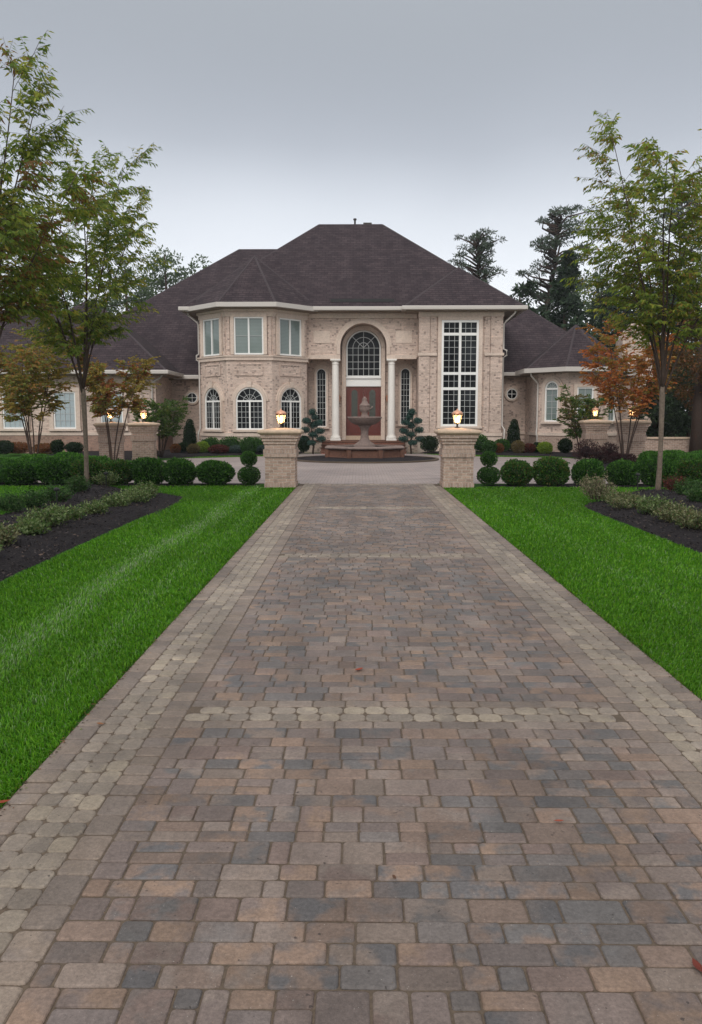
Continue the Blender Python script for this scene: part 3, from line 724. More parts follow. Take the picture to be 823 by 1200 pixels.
# recessed wall: door, panel, arched window
zd0, zd1 = PZ(510.5, YB), PZ(453.2, YB); xd0, xd1 = PX(405.3, YB), PX(446.8, YB); xdc = (xd0 + xd1) / 2
wa = PX(445.6, YB) - PX(405.8, YB)
surr = MB(); rr_ = wa / 2 + .02
surr.arc(FB, xdc, PZ(408, YB), rr_, rr_ + .2, 0, pi, 0, .25, 28)
surr.fbox(FB, xdc - rr_ - .2, xdc - rr_, .57, PZ(408, YB), 0, .25); surr.fbox(FB, xdc + rr_, xdc + rr_ + .2, .57, PZ(408, YB), 0, .25)
obj('door_surround', surr, 'stone', house, bevel=.02)
pn = MB(); pn.fbox(FB, xdc - rr_ + .003, xdc + rr_ - .003, zd1 + .01, PZ(443, YB), 0, .12); pn.fbox(FB, xdc - rr_ + .003, xdc + rr_ - .003, PZ(443.8, YB), PZ(442, YB), .12, .2)
obj('transom_panel', pn, 'white', house, bevel=.01)
# arched window above the door
F, uc, v0, vs_, r_ = FB, xdc, PZ(442, YB) + .01, PZ(408, YB), wa / 2
fr = MB(); fw = .06
fr.fbox(F, uc - r_, uc - r_ + fw, v0, vs_, 0, .09); fr.fbox(F, uc + r_ - fw, uc + r_, v0, vs_, 0, .09); fr.fbox(F, uc - r_ + fw, uc + r_ - fw, v0, v0 + fw, 0, .09); fr.arc(F, uc, vs_, r_ - fw, r_, 0, pi, 0, .09, 28)
win = obj('window', fr, 'white', house); win['label'] = 'large arched window above the front door'
g = MB(); g.prism(F, [(uc - r_ + .02, v0 + .02), (uc + r_ - .02, v0 + .02), (uc + r_ - .02, vs_)] + [(uc + (r_ - .02) * cos(pi * i / 28), vs_ + (r_ - .02) * sin(pi * i / 28)) for i in range(1, 28)] + [(uc - r_ + .02, vs_)], 0, .012)
obj('pane', g, 'glass', win)
mu = MB(); ri = r_ - fw
for i in range(1, 6):
    u = uc - ri + 2 * ri * i / 6; mu.fbox(F, u - .012, u + .012, v0 + fw, vs_, .013, .045)
for i in range(1, 5):
    v = v0 + fw + (vs_ - v0 - fw) * i / 4; mu.fbox(F, uc - ri, uc + ri, v - .012, v + .012, .013, .043)
for rr in (ri / 3, ri * 2 / 3): mu.arc(F, uc, vs_, rr - .016, rr + .016, 0, pi, .013, .046, 24)
for i in range(1, 4):
    q = pi * i / 4; mu.bar(F, uc, vs_ + .02, uc + ri * cos(q), vs_ + ri * sin(q), .032, .013, .044)
obj('glazing_bars', mu, 'muntin', win)
# double door
for k, (a, b) in enumerate(((xd0, xdc - .006), (xdc + .006, xd1))):
    d = MB(); w = b - a
    d.fbox(FB, a, b, zd0, zd1, 0, .05)
    for (v0_, v1_) in ((zd0 + .15, zd0 + .75),):
        d.fbox(FB, a + .13, b - .13, v0_, v1_, .05, .065)
    d.fbox(FB, a + .07, a + .13, zd0 + .1, zd1 - .1, .05, .075); d.fbox(FB, b - .13, b - .07, zd0 + .1, zd1 - .1, .05, .075)
    door = obj('door', d, 'door', house, bevel=.006)
    g = MB(); gc = (a + b) / 2
    g.prism(FB, [(gc - .15, zd0 + .9), (gc + .15, zd0 + .9), (gc + .15, zd1 - .3)] + [(gc + .15 * cos(pi * i / 8), zd1 - .3 + .15 * sin(pi * i / 8)) for i in range(1, 8)] + [(gc - .15, zd1 - .3)], .05, .062)
    obj('door_glass', g, 'door_glass', door)
    g = MB()
    for j in range(5): g.bar(FB, gc - .13, zd0 + 1.0 + j * .24, gc + .13, zd0 + 1.15 + j * .24, .012, .062, .07); g.bar(FB, gc + .13, zd0 + 1.0 + j * .24, gc - .13, zd0 + 1.15 + j * .24, .012, .0622, .0705)
    obj('leading', g, 'dark_metal', door)
    h = MB(); xx = xdc + (-.09 if k == 0 else .09); h.tube([FB.p(xx, zd0 + .95, .05), FB.p(xx, zd0 + .97, .11), FB.p(xx, zd0 + 1.2, .11), FB.p(xx, zd0 + 1.22, .05)], .012)
    obj('handle', h, 'brass', door)
mb = MB(); mb.fbox(FB, xd0 - .1, xd1 + .1, .575, zd0, 0, .16); obj('threshold', mb, 'cap_stone', house)
for px in (398.3, 453.2):            # small wall lanterns beside the door
    x = PX(px, YB) + (-.02 if px < 420 else .02); z = PZ(467, YB)
    s_ = MB(); s_.box(x - .03, x + .03, YB - .08, YB, z - .06, z + .1); s_.lathe((x, YB - .13, z), [(.02, -.16), (.05, -.12), (.07, .06), (.09, .08), (.02, .17)], 8)
    obj('wall_lantern', s_, 'copper', house)
# tall narrow arched windows either side
for px, pya, pyb in ((377, 432, 500), (474.8, 431.5, 497)):
    w = .47; window(FB, PX(px, YB), w, PZ(pyb, YB), PZ(pya, YB) - w / 2, arch=True, ncol=3, rows=9, mull=False, fan=False, sur=.1, fw=.035)

# ---- right bay
bx0, bx1 = PX(490, YR), XR_
mb = MB(); mb.box(bx0, bx1, YR, YB + .6, 0, ZE - .1); obj('bay_wall', mb, 'brick', house)
for a, b, d in ((490.2, 502.8, .10), (503.4, 510.8, .05), (566, 572.6, .05), (573.3, 587, .10)):
    mb = MB(); mb.fbox(FR, PX(a, YR), PX(b, YR), .96, ZE - .42, 0, d); obj('pilaster', mb, 'brick', house)
mb = MB(); z = PZ(415.5, YR)
mb.fbox(FR, bx0 - .05, PX(511, YR), z - .06, z + .07, 0, .16); obj('string_course', mb, 'stone', house); mb = MB(); mb.fbox(FR, PX(566, YR), bx1 + .05, z - .06, z + .07, 0, .16); obj('string_course', mb, 'stone', house)
for i in range(2, 27, 4):
    v = .96 + i * .2
    if v < ZE - .5:
        for a, b in ((490.6, 502.4), (574, 586.6)): mb = MB(); mb.fbox(FR, PX(a, YR), PX(b, YR), v, v + .02, .1, .115); obj('rustication_course', mb, 'stone', house)
mb = MB(); mb.fbox(FR, bx0 - .02, bx1 + .02, ZE - .4, ZE - .12, 0, .14); mb.fbox(FR, bx0 - .02, bx1 + .02, ZE - .42, ZE - .4, 0, .1); obj('frieze', mb, 'stone', house)
mb = MB(); mb.fbox(FR, bx0 - .05, bx1 + .05, .80, .95, 0, .14); mb.fbox(FR, bx0 - .02, bx1 + .02, 0, .8, 0, .08); obj('water_table', mb, 'stone', house)
zz = lambda py: PZ(py, YR)
w_ = PX(559.4, YR) - PX(516.3, YR)
window(FR, PX(537.9, YR), w_, zz(499.6), zz(375.4), ncol=6, rows=[6, 2, 6, 2], trans=(zz(455.6), zz(437.8), zz(391.8)), sur=.17, fw=.105, label='tall two storey window of many small panes')

# ---- wings
LWX = PX(183.5, 38.0)
FL = Frame((0, 38.0, 0), (1, 0, 0))
mb = MB(); mb.box(-30, LWX, 38.0, 45.0, 0, 3.75); mb.box(LWX - .2, -7.3, 41.1, 45, 0, 3.7); obj('left_wing_wall', mb, 'brick', house)
mb = MB(); mb.box(-30.05, LWX + .06, 37.93, 44, .84, .98); mb.box(LWX, -7.35, 41.03, 44, .84, .98); obj('water_table', mb, 'stone', house)
mb = MB(); mb.box(-30, LWX + .03, 37.965, 44, 0, .84); obj('base_course', mb, 'brick_base', house)
for px, w in ((17.5, 1.05), (77, 1.05), (132, 1.05), (-45, 1.05)):
    window(FL, PX(px, 38), w, PZ(502.5, 38), PZ(459, 38), pane='blind_pale', ncol=4, rows=5, mull=False, sur=.2)
def round_window(x, y, z, r):
    F = Frame((0, y, 0), (1, 0, 0)); mb = MB(); mb.arc(F, x, z, r - .045, r, 0, 2 * pi, 0, .06, 24); w = obj('round_window', mb, 'white', house)
    g = MB(); g.prism(F, [(x + (r - .02) * cos(2 * pi * i / 24), z + (r - .02) * sin(2 * pi * i / 24)) for i in range(24)], 0, .012); obj('pane', g, 'glass', w)
    m_ = MB(); m_.fbox(F, x - .012, x + .012, z - r + .03, z + r - .03, .013, .03); m_.fbox(F, x - r + .03, x + r - .03, z - .012, z + .012, .013, .029); obj('glazing_bars', m_, 'white', w)
    s_ = MB(); s_.arc(F, x, z, r + .002, r + .09, 0, 2 * pi, 0, .08, 28); obj('surround', s_, 'stone', w)
round_window(PX(226, 41.1), 41.1, PZ(466, 41.1), .27); round_window(PX(599.3, 40.9), 40.9, PZ(461.8, 40.9), .27)
RX, RA = 10.15, 1.87; RYC = 38.8
ZW = 3.86
mb = MB(); mb.zprism(octa(RX, RYC, RA), 0, ZW - .1); obj('round_bay_wall', mb, 'brick', house)
mb = MB(); mb.box(6.5, 14.2, 40.9, 48, 0, ZW - .1); mb.box(8.3, 12.0, 38.8, 41, 0, ZW - .1); obj('right_wing_wall', mb, 'brick', house)
mb = MB(); mb.zprism(octa(RX, RYC, RA + .08), .84, .98); mb.box(6.8, 8.3, 40.83, 42, .84, .98); obj('water_table', mb, 'stone', house)
mb = MB(); mb.zprism(octa(RX, RYC, RA + .04), 0, .84); obj('base_course', mb, 'brick_pier', house)
Q = octa(RX, RYC, RA); SR = 2 * RA * tan(pi / 8)
zz = lambda py: PZ(py, 37.2)
window(face(Q[7], Q[0]), SR / 2, .70, zz(494), zz(455.5), arch=True, pane='blind', ncol=2, rows=5, mull=False, sur=.13)
window(face(Q[0], Q[1]), SR / 2, .74, zz(494), zz(454), pane='blind', ncol=2, rows=5, mull=False, sur=.15)
window(face(Q[1], Q[2]), SR / 2, .70, zz(494), zz(455.5), arch=True, pane='blind', ncol=2, rows=5, mull=False, sur=.13)

# ---- roofs
PITCHK = .857
def hip_roof(name, x0, x1, y0, y1, ze, pitch=PITCHK, xr0=None, xr1=None, gut=True, sof=True):
    ym = (y0 + y1) / 2; h = (y1 - y0) / 2 * pitch; d = (y1 - y0) / 2
    xr0 = x0 + d if xr0 is None else xr0; xr1 = x1 - d if xr1 is None else xr1
    zt = ze + h; mb = MB()
    mb.add([(x0, y0, ze), (x1, y0, ze), (x1, y1, ze), (x0, y1, ze), (xr0, ym, zt), (xr1, ym, zt), (x0, y0, ze - .04), (x1, y0, ze - .04), (x1, y1, ze - .04), (x0, y1, ze - .04)],
           [(0, 1, 5, 4), (1, 2, 5), (2, 3, 4, 5), (3, 0, 4), (9, 8, 7, 6), (6, 7, 1, 0), (7, 8, 2, 1), (8, 9, 3, 2), (9, 6, 0, 3)])
    rf = obj(name, mb, 'shingle', house)
    r = MB()
    for a, b in (((x0, y0, ze), (xr0, ym, zt)), ((x1, y0, ze), (xr1, ym, zt)), ((x1, y1, ze), (xr1, ym, zt)), ((x0, y1, ze), (xr0, ym, zt)), ((xr0, ym, zt), (xr1, ym, zt))):
        r.tube([Vector(a) + Vector((0, 0, -.045)), Vector(b) + Vector((0, 0, -.045))], .065, 6)
    obj('ridge_cap', r, 'ridge', rf)
    if sof:
        s_ = MB(); s_.box(x0 + .12, x1 - .12, y0 + .12, y1 - .12, ze - .20, ze - .045); obj('soffit', s_, 'soffit', rf)
    if gut:
        g = MB(); a = .10
        g.box(x0 - a, x1 + a, y0 - a, y0 + .115, ze - .16, ze + .02); g.box(x0 - a, x0 + .115, y0 + .118, y1, ze - .16, ze + .02); g.box(x1 - .115, x1 + a, y0 + .118, y1, ze - .16, ze + .02)
        obj('gutter', g, 'gutter', rf, bevel=.03)
    return rf
def octa_roof(name, cx, cy_, ap, ze, pitch=.88):
    O_ = octa(cx, cy_, ap); mb = MB(); zt = ze + ap * pitch
    mb.add([(x, y, ze) for x, y in O_] + [(cx, cy_, zt)], [(i, (i + 1) % 8, 8) for i in range(8)] + [tuple(range(7, -1, -1))])
    rf = obj(name, mb, 'shingle', house)
    r = MB()
    for x, y in O_: r.tube([(x, y, ze - .04), (cx, cy_, zt - .04)], .06, 6)
    obj('ridge_cap', r, 'ridge', rf)
    s_ = MB(); s_.zprism(octa(cx, cy_, ap - .1), ze - .20, ze - .005); obj('soffit', s_, 'soffit', rf)
    g = MB(); A, B = octa(cx, cy_, ap + .1), octa(cx, cy_, ap - .10)
    for i in (6, 7, 0, 1, 2):
        j = (i + 1) % 8; g.zprism([A[i], A[j], B[j], B[i]], ze - .17, ze + .03)
    obj('gutter', g, 'gutter', rf, bevel=.0)
    return rf
octa_roof('turret_roof', TX, TYC, TA + .62, ZE, .835)
main_roof = hip_roof('main_roof', -8.3, 7.54, 38.42, 50.85, ZE + .02, pitch=.825, xr0=-2.16, xr1=1.22)
hip_roof('bay_roof', 2.05, 7.60, 37.95, 43.5, ZE - .01, pitch=.80)
hip_roof('rear_roof', -17.3, 2.2, 40.55, 60.5, 3.72, pitch=.81, xr0=-7.3, xr1=-1.0, gut=False)
g = MB(); g.box(-9.2, -7.4, 40.44, 40.68, 3.56, 3.76); obj('gutter', g, 'gutter', house, bevel=.03)
hip_roof('left_wing_roof', -31, PX(196.5, 37.3), 37.35, 45.2, 3.80, pitch=.815)
hip_roof('right_wing_roof', 5.2, 13.5, 40.4, 50.0, ZW, pitch=.76, xr0=5.4, xr1=9.25)
octa_roof('round_bay_roof', RX, RYC, RA + .62, ZW, .85)
# dormer among the left roofs
mb = MB(); dx, dy = PX(105, 41.5), 41.0; mb.box(dx - .6, dx + .6, dy, dy + 2, 5.6, 6.9); dm = obj('dormer', mb, 'gutter', house)
mb = MB(); mb.add([(dx - .85, dy - .2, 6.85), (dx + .85, dy - .2, 6.85), (dx + .85, dy + 2.5, 6.85), (dx - .85, dy + 2.5, 6.85), (dx, dy + .6, 7.5), (dx, dy + 2.5, 7.5)], [(0, 1, 4), (1, 2, 5, 4), (3, 0, 4, 5), (2, 3, 5), (3, 2, 1, 0)]); obj('dormer_roof', mb, 'shingle', dm)
mb = MB(); mb.box(dx - .35, dx + .35, dy - .02, dy - .002, 5.95, 6.7); obj('pane', mb, 'glass', dm)
# roof details
mb = MB(); y_ = 38.75; zr = ZE + .02 + (y_ - 38.42) * .825; mb.box(PX(388, y_), PX(461, y_), y_ - .03, y_ + .05, zr + .0, zr + .14); obj('snow_guard', mb, 'iron', main_roof)
for px in (416, 433):
    mb = MB(); x = PX(px, 44.7); mb.lathe((x, 44.7, 11.75), [(.05, 0), (.05, .38), (.09, .38), (.09, .45), (.03, .47)], 8) if px == 416 else mb.box(x - .35, x + .1, 44.6, 44.8, 11.75, 11.98)
    obj('roof_vent', mb, 'dark_metal', main_roof)
mb = MB(); cx_, cy2 = PX(742, 45), 45.2
mb.box(cx_ - .85, cx_ + .85, cy2 - .6, cy2 + .6, 0, 5.9); mb.add([(cx_ - .85, cy2 - .6, 5.9), (cx_ + .85, cy2 - .6, 5.9), (cx_ + .85, cy2 + .6, 5.9), (cx_ - .85, cy2 + .6, 5.9), (cx_ - .3, cy2 - .2, 6.75), (cx_ + .3, cy2 - .2, 6.75), (cx_ + .3, cy2 + .2, 6.75), (cx_ - .3, cy2 + .2, 6.75)], [(0, 1, 5, 4), (1, 2, 6, 5), (2, 3, 7, 6), (3, 0, 4, 7), (4, 5, 6, 7)])
ch = obj('chimney', mb, 'brick', house)
mb = MB(); mb.lathe((cx_, cy2, 6.75), [(.15, 0), (.15, .25), (.22, .27), (.22, .36), (.05, .42)], 12); obj('chimney_pot', mb, 'gutter', ch)
# downspouts
def spout(pts, r=.042):
    mb = MB(); mb.tube(pts, r, 8); return obj('downspout', mb, 'gutter', house, smooth=True)
xt = TX - TA - .05; yt_ = TYC - TA * tan(pi / 8) - .06
spout([(xt - .48, yt_ - .05, ZE - .14), (xt - .45, yt_, ZE - .3), (xt - .05, yt_, ZE - .62), (xt, yt_, ZE - .75), (xt, yt_, 4.65), (xt - .12, yt_, 4.58), (xt - .12, yt_, 4.38), (xt, yt_, 4.3), (xt, yt_, 1.15), (xt - .1, yt_ - .05, .95), (xt - .1, yt_ - .08, .3), (xt - .1, yt_ - .25, .2)])
xb = XR_ + .03; yb_ = YR - .04
spout([(xb + .45, YR - .5, ZE - .14), (xb + .42, YR - .45, ZE - .3), (xb + .1, yb_ - .05, ZE - .62), (xb, yb_, ZE - .75), (xb, yb_, 4.85), (xb + .13, yb_ - .14, 4.78), (xb + .13, yb_ - .14, 4.55), (xb, yb_, 4.45), (xb, yb_, 1.3), (xb + .1, yb_ - .16, 1.1), (xb + .06, yb_ - .16, .3), (xb + .06, yb_ - .4, .18)])
q0 = Q[7]; spout([(q0[0] - .45, q0[1] - .42, ZW - .12), (q0[0] - .4, q0[1] - .35, ZW - .3), (q0[0] - .02, q0[1] - .08, ZW - .62), (q0[0] - .02, q0[1] - .06, ZW - .75), (q0[0] - .02, q0[1] - .06, 1.2), (q0[0] - .06, q0[1] - .16, .98), (q0[0] - .02, q0[1] - .12, .8), (q0[0] - .02, q0[1] - .1, .2), (q0[0] - .1, q0[1] - .3, .12)])
spout([(LWX + .45, 37.6, 3.68), (LWX + .3, 37.8, 3.5), (LWX - .1, 37.94, 3.3), (LWX - .15, 37.94, 3.1), (LWX - .15, 37.94, .2)])
# porch and steps
mb = MB(); mb.box(-2.6, bx0 - .003, 38.75, YB, 0, .52); obj('porch_base', mb, 'brick', house)
mb = MB(); mb.box(-2.62, bx0 - .004, 38.7, YB - .002, .52, .57); obj('porch_slab', mb, 'fountain_red', house, bevel=.01)
for i in range(4):
    z1 = .55 - i * .14; y0 = 38.6 - (i + 1) * .36
    mb = MB(); mb.box(xac - 1.95, xac + 1.95, y0, 38.7 if i == 0 else y0 + .36, 0, z1 - .04); st = obj('step', mb, 'brick_red', house)
    mb = MB(); mb.box(xac - 1.98, xac + 1.98, y0 - .03, (38.695 if i == 0 else y0 + .355), z1 - .04, z1); obj('tread', mb, 'fountain_red', st, bevel=.008)

# ================================================================== FOUNTAIN
fnt = empty('fountain', (FX, FY, 0)); tag(fnt, 'tiered stone fountain with octagonal basin in front of the front door', 'fountain')
c0 = (FX, FY, 0); A8 = pi / 8
mb = MB(); mb.lathe(c0, [(1.60, .02), (1.64, .04), (1.64, .12), (1.55, .15), (1.53, .42), (1.50, .43)], 8, A8); obj('basin', mb, 'fountain_red', fnt, bevel=.015)
mb = MB()
for i in range(8):
    a = A8 + 2 * pi * i / 8; x, y = FX + 1.55 * cos(a), FY + 1.55 * sin(a); mb.lathe((x, y, 0), [(.11, .05), (.11, .43)], 8)
obj('corner_block', mb, 'fountain_red', fnt)
mb = MB(); mb.lathe(c0, [(1.54, .43), (1.66, .46), (1.68, .50), (1.64, .545), (1.30, .555), (1.28, .50)], 8, A8, cap=False); obj('basin_rim', mb, 'fountain', fnt, bevel=.01)
mb = MB(); mb.lathe(c0, [(1.34, .43), (1.34, .46)], 8, A8); obj('basin_water', mb, mat('dark_water', (.02, .025, .02), .05), fnt)
mb = MB(); mb.lathe(c0, [(.42, .40), (.42, .60), (.36, .64), (.30, .68), (.22, .74), (.17, .84), (.145, 1.0), (.15, 1.15), (.19, 1.27), (.26, 1.33), (.22, 1.37)], 24); obj('pedestal', mb, 'fountain', fnt, smooth=True)
mb = MB(); mb.lathe(c0, [(.20, 1.34), (.40, 1.39), (.55, 1.48), (.62, 1.58), (.665, 1.63), (.68, 1.66), (.665, 1.69), (.60, 1.68), (.5, 1.60)], 32); obj('bowl', mb, 'fountain', fnt, smooth=True)
mb = MB(); mb.lathe(c0, [(.16, 1.58), (.15, 1.74), (.11, 1.80), (.13, 1.86), (.19, 1.92), (.215, 2.02), (.20, 2.10), (.225, 2.12), (.20, 2.15), (.13, 2.22), (.10, 2.29), (.085, 2.33), (.10, 2.37), (.06, 2.43), (.015, 2.47)], 20); obj('urn_finial', mb, 'fountain', fnt, smooth=True)
mb = MB(); mb.tube([(FX + .18, FY - .05, 1.98), (FX + .26, FY - .05, 2.03), (FX + .31, FY - .05, 2.09)], [.035, .025, .03], 8); obj('spout', mb, 'fountain', fnt, smooth=True)

# ================================================================== PIERS AND LANTERNS
def pier(label, x, y, w, h, rz, group):
    e = empty('brick_pier', (x, y, 0), 0); tag(e, label, 'brick pier', group); k = w / .72; q = w / 2
    z = h / 1.40
    def sq(a, z0, z1): mb_.box(x - a, x + a, y - a, y + a, z0 * z, z1 * z)
    mb_ = MB(); sq(q, -.02, .72); obj('shaft', mb_, 'brick_pier', e)
    mb_ = MB(); sq(q + .02, -.02, .11); obj('plinth', mb_, 'brick_soldier', e)
    mb_ = MB(); sq(q + .035, .72, .90); obj('soldier_band', mb_, 'brick_soldier', e)
    mb_ = MB(); sq(q + .008, .90, 1.02); sq(q + .035, 1.0205, 1.09); sq(q + .062, 1.0905, 1.165); sq(q + .092, 1.1655, 1.24); obj('corbel', mb_, 'brick_pier', e, bevel=.008)
    mb_ = MB(); a = q + .155
    rings = [(q + .09, 1.241), (a - .04, 1.255), (a, 1.285), (a + .005, 1.31), (a - .005, 1.34), (a - .05, 1.36), (a - .08, 1.366), (.11, 1.40)]
    for r, zz_ in rings:
        for sx, sy in ((-1, -1), (1, -1), (1, 1), (-1, 1)): mb_.v.append((x + sx * r, y + sy * r, zz_ * z))
    for i in range(len(rings) - 1):
        for j in range(4): mb_.f.append((i * 4 + j, i * 4 + (j + 1) % 4, i * 4 + 4 + (j + 1) % 4, i * 4 + 4 + j))
    mb_.f += [(3, 2, 1, 0), tuple(range(len(rings) * 4 - 4, len(rings) * 4))]
    obj('cap', mb_, 'cap_stone', e, bevel=.006)
    e.rotation_euler.z = rz
    return e
gl = bpy.data.materials.new('lantern_glass'); gl.use_nodes = True; t = gl.node_tree; t.nodes.remove(t.nodes['Principled BSDF'])
o_ = [n for n in t.nodes if n.type == 'OUTPUT_MATERIAL'][0]; tr = t.nodes.new('ShaderNodeBsdfTransparent'); tr.inputs[0].default_value = (.96, .88, .74, 1)
gg = t.nodes.new('ShaderNodeBsdfGlossy'); gg.inputs['Roughness'].default_value = .1; tl = t.nodes.new('ShaderNodeBsdfTranslucent'); tl.inputs[0].default_value = (1, .86, .66, 1)
mx = t.nodes.new('ShaderNodeMixShader'); mx.inputs[0].default_value = .10; mx2 = t.nodes.new('ShaderNodeMixShader'); mx2.inputs[0].default_value = .25
t.links.new(tr.outputs[0], mx.inputs[1]); t.links.new(gg.outputs[0], mx.inputs[2]); t.links.new(mx.outputs[0], mx2.inputs[1]); t.links.new(tl.outputs[0], mx2.inputs[2]); t.links.new(mx2.outputs[0], o_.inputs[0])
M['lantern_glass'] = gl
M['flame'] = mat('lit_bulb', (1, .8, .5), emit=(1, .62, .28), estr=11)
def lantern(label, x, y, z0, k=1.0, power=14, group='lanterns on the brick piers'):
    e = empty('pier_lantern', (x, y, z0)); tag(e, label, 'lantern', group); c = (x, y, z0)
    S = lambda prof: [(r * k, z * k) for r, z in prof]
    mb = MB(); mb.lathe(c, S([(.075, 0), (.075, .015), (.03, .03), (.022, .09), (.05, .11), (.055, .125)]), 12); obj('base', mb, 'dark_metal', e, smooth=True)
    mb = MB(); mb.lathe(c, S([(.06, .126), (.083, .15), (.112, .29), (.118, .335)]), 12, cap=False); obj('glass', mb, 'lantern_glass', e, smooth=True)
    mb = MB()
    for i in range(6):
        a = 2 * pi * i / 6 + .3; mb.tube([(x + r * k * cos(a), y + r * k * sin(a), z0 + z * k) for r, z in ((.064, .125), (.088, .15), (.118, .29), (.124, .335))], .0085 * k, 5)
    mb.lathe(c, S([(.112, .332), (.128, .332), (.128, .348), (.112, .348)]), 12, cap=False)
    obj('cage', mb, 'dark_metal', e)
    mb = MB(); mb.lathe(c, S([(.132, .348), (.152, .354), (.138, .385), (.112, .415), (.07, .438), (.03, .450), (.018, .462), (.024, .474), (.010, .488)]), 12); obj('lantern_roof', mb, 'copper', e, smooth=True)
    mb = MB(); mb.lathe(c, S([(.010, .12), (.010, .19), (.022, .215), (.028, .25), (.018, .285), (.005, .305)]), 10); obj('bulb', mb, 'flame', e, smooth=True)
    ld = bpy.data.lights.new('lantern_light', 'POINT'); ld.energy = power; ld.color = (1, .62, .32); ld.shadow_soft_size = .05
    lo = bpy.data.objects.new('lantern_light', ld); col.objects.link(lo); lo.parent = e; lo.location = (0, 0, .25 * k)
    return e
PG = 'brick entry piers flanking the drive'
lpx, rpx = PX(329.5, 19.3), PX(536.0, 19.3)
pier('square brick pier on the left edge of the drive where it meets the court', lpx, 19.28, .70, 1.39, 0, PG)
pier('square brick pier on the right edge of the drive where it meets the court', rpx, 19.28, .70, 1.39, 0, PG)
lantern('lit copper lantern on the left drive pier in front of the turret windows', lpx, 19.28, 1.385, .93)
lantern('lit copper lantern on the right drive pier in front of the tall window', rpx, 19.28, 1.385, .93)
SG = 'wide brick piers of the side drives'
side = [(168.5, 31.5, 0.12, .82, 'wide pale brick pier beyond the left hedge, the one nearer the house turret', 168.5),
        (130, 29.0, .22, .80, 'wide brick pier behind the thin trunks of the small left orange tree', 131),
        (697.5, 32.2, -.08, .78, 'wide brick pier beyond the right hedge beside the small green shrub tree', 699),
        (740.5, 29.4, -.12, .82, 'wide brick pier behind the stems of the right orange maple', 739.5)]
for px, Y, rz, w, lb, lp_ in side:
    x = PX(px, Y); h = PZ(494.5 if px < 400 else 491.5, Y); pier(lb, x, Y, w, h, rz, SG)
    nm = ['lit lantern on the left side pier nearer the house turret', 'lit lantern on the left side pier seen through orange leaves',
          'lit lantern on the right side pier beside the green shrub tree', 'lit lantern on the right side pier behind the orange maple'][[q_[0] for q_ in side].index(px)]
    lantern(nm, x, Y, h, 1.05, 12)

# ================================================================== SHRUBS
def nz3(rg, n): v = rg.normal(size=(n, 3)); return v / np.linalg.norm(v, axis=1, keepdims=True)
def foliage_ball(rg, n, c, rx, ry, rz, leaf, asp, exp_=2.4, lump=.06, depth=.10, up=.25, flat=.85):
    d = nz3(rg, n); d[:, 2] = np.where(d[:, 2] < -flat, -flat, d[:, 2])
    k = (np.abs(d) ** exp_).sum(1) ** (-1 / exp_); k *= 1 + lump * vnoise(d * 1.0, 3.2, int(rg.integers(1e6))) + lump * .6 * vnoise(d, 8, int(rg.integers(1e6)))
    k *= 1 - np.abs(rg.normal(0, depth, n)); k *= np.where((rg.random(n) < .035) & (d[:, 2] > -.1), rg.uniform(1.03, 1.13, n), 1)
    P = d * k[:, None] * np.array([rx, ry, rz]) + np.array(c)
    D = d + rg.normal(0, .55, (n, 3)); D[:, 2] += up; S = rg.normal(size=(n, 3))
    L = rg.uniform(*leaf, n); return leaves(P - D / np.linalg.norm(D, axis=1, keepdims=True) * L[:, None] * .3, D, S, L, L * asp, .15)
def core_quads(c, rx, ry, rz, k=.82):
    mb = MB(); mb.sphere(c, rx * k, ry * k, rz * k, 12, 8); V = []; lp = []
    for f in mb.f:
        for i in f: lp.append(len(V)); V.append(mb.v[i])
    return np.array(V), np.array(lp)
def join(parts):
    Vs, Ls, Ts = [], [], []; k = 0
    for V, l, T in parts: Vs.append(V); Ls.append(l + k); Ts.append(T); k += len(V)
    return np.concatenate(Vs), np.concatenate(Ls), np.concatenate(Ts)
GREEN = [(.030, .095, .014), (.040, .12, .018), (.022, .072, .011), (.055, .15, .025)]
def ball_shrub(name, w, h, cols, n, leaf, asp=.55, seed=1, lump=.06, exp_=2.4, depth=.08, z0=None, up=.25, lobes=None, core=.8):
    rg = np.random.default_rng(seed); parts = []
    for (cx, cz, lw, lh) in (lobes or [(0, h / 2, w, h)]):
        nn = int(n * (lw * lh) / (w * h)) if lobes else n
        V, l = foliage_ball(rg, nn, (cx, 0, cz), lw / 2, lw / 2, lh / 2, leaf, asp, exp_, lump, depth, up)
        parts.append((V, l, palette(rg, nn, cols)))
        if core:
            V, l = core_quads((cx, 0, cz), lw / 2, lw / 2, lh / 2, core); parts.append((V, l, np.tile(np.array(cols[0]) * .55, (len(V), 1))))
    V, l, T = join(parts); V[:, 2] = np.maximum(V[:, 2], -.02)
    return npobj(name, V, l, 4, 'leaf', tint=T, off=(0, 0, 0))
def place(o, x, y, z=0, rz=0, s=(1, 1, 1)): o.location = (x, y, z); o.rotation_euler.z = rz; o.scale = s; return o
BX = [(.024, .078, .011), (.042, .125, .018), (.085, .20, .030), (.018, .060, .009)]
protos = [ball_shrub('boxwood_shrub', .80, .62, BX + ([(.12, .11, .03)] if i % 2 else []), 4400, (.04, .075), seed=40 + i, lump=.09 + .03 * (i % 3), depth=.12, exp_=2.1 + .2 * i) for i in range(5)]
used = [False] * 5
def shrub_copy(i, *a, **k):
    o = protos[i] if not used[i] else protos[i].copy()
    if used[i]: col.objects.link(o)
    used[i] = True; return place(o, *a, **k)
ORD = ['first', 'second', 'third', 'fourth', 'fifth', 'sixth', 'seventh', 'eighth']
HG = 'clipped round boxwoods in a row behind the lawn'
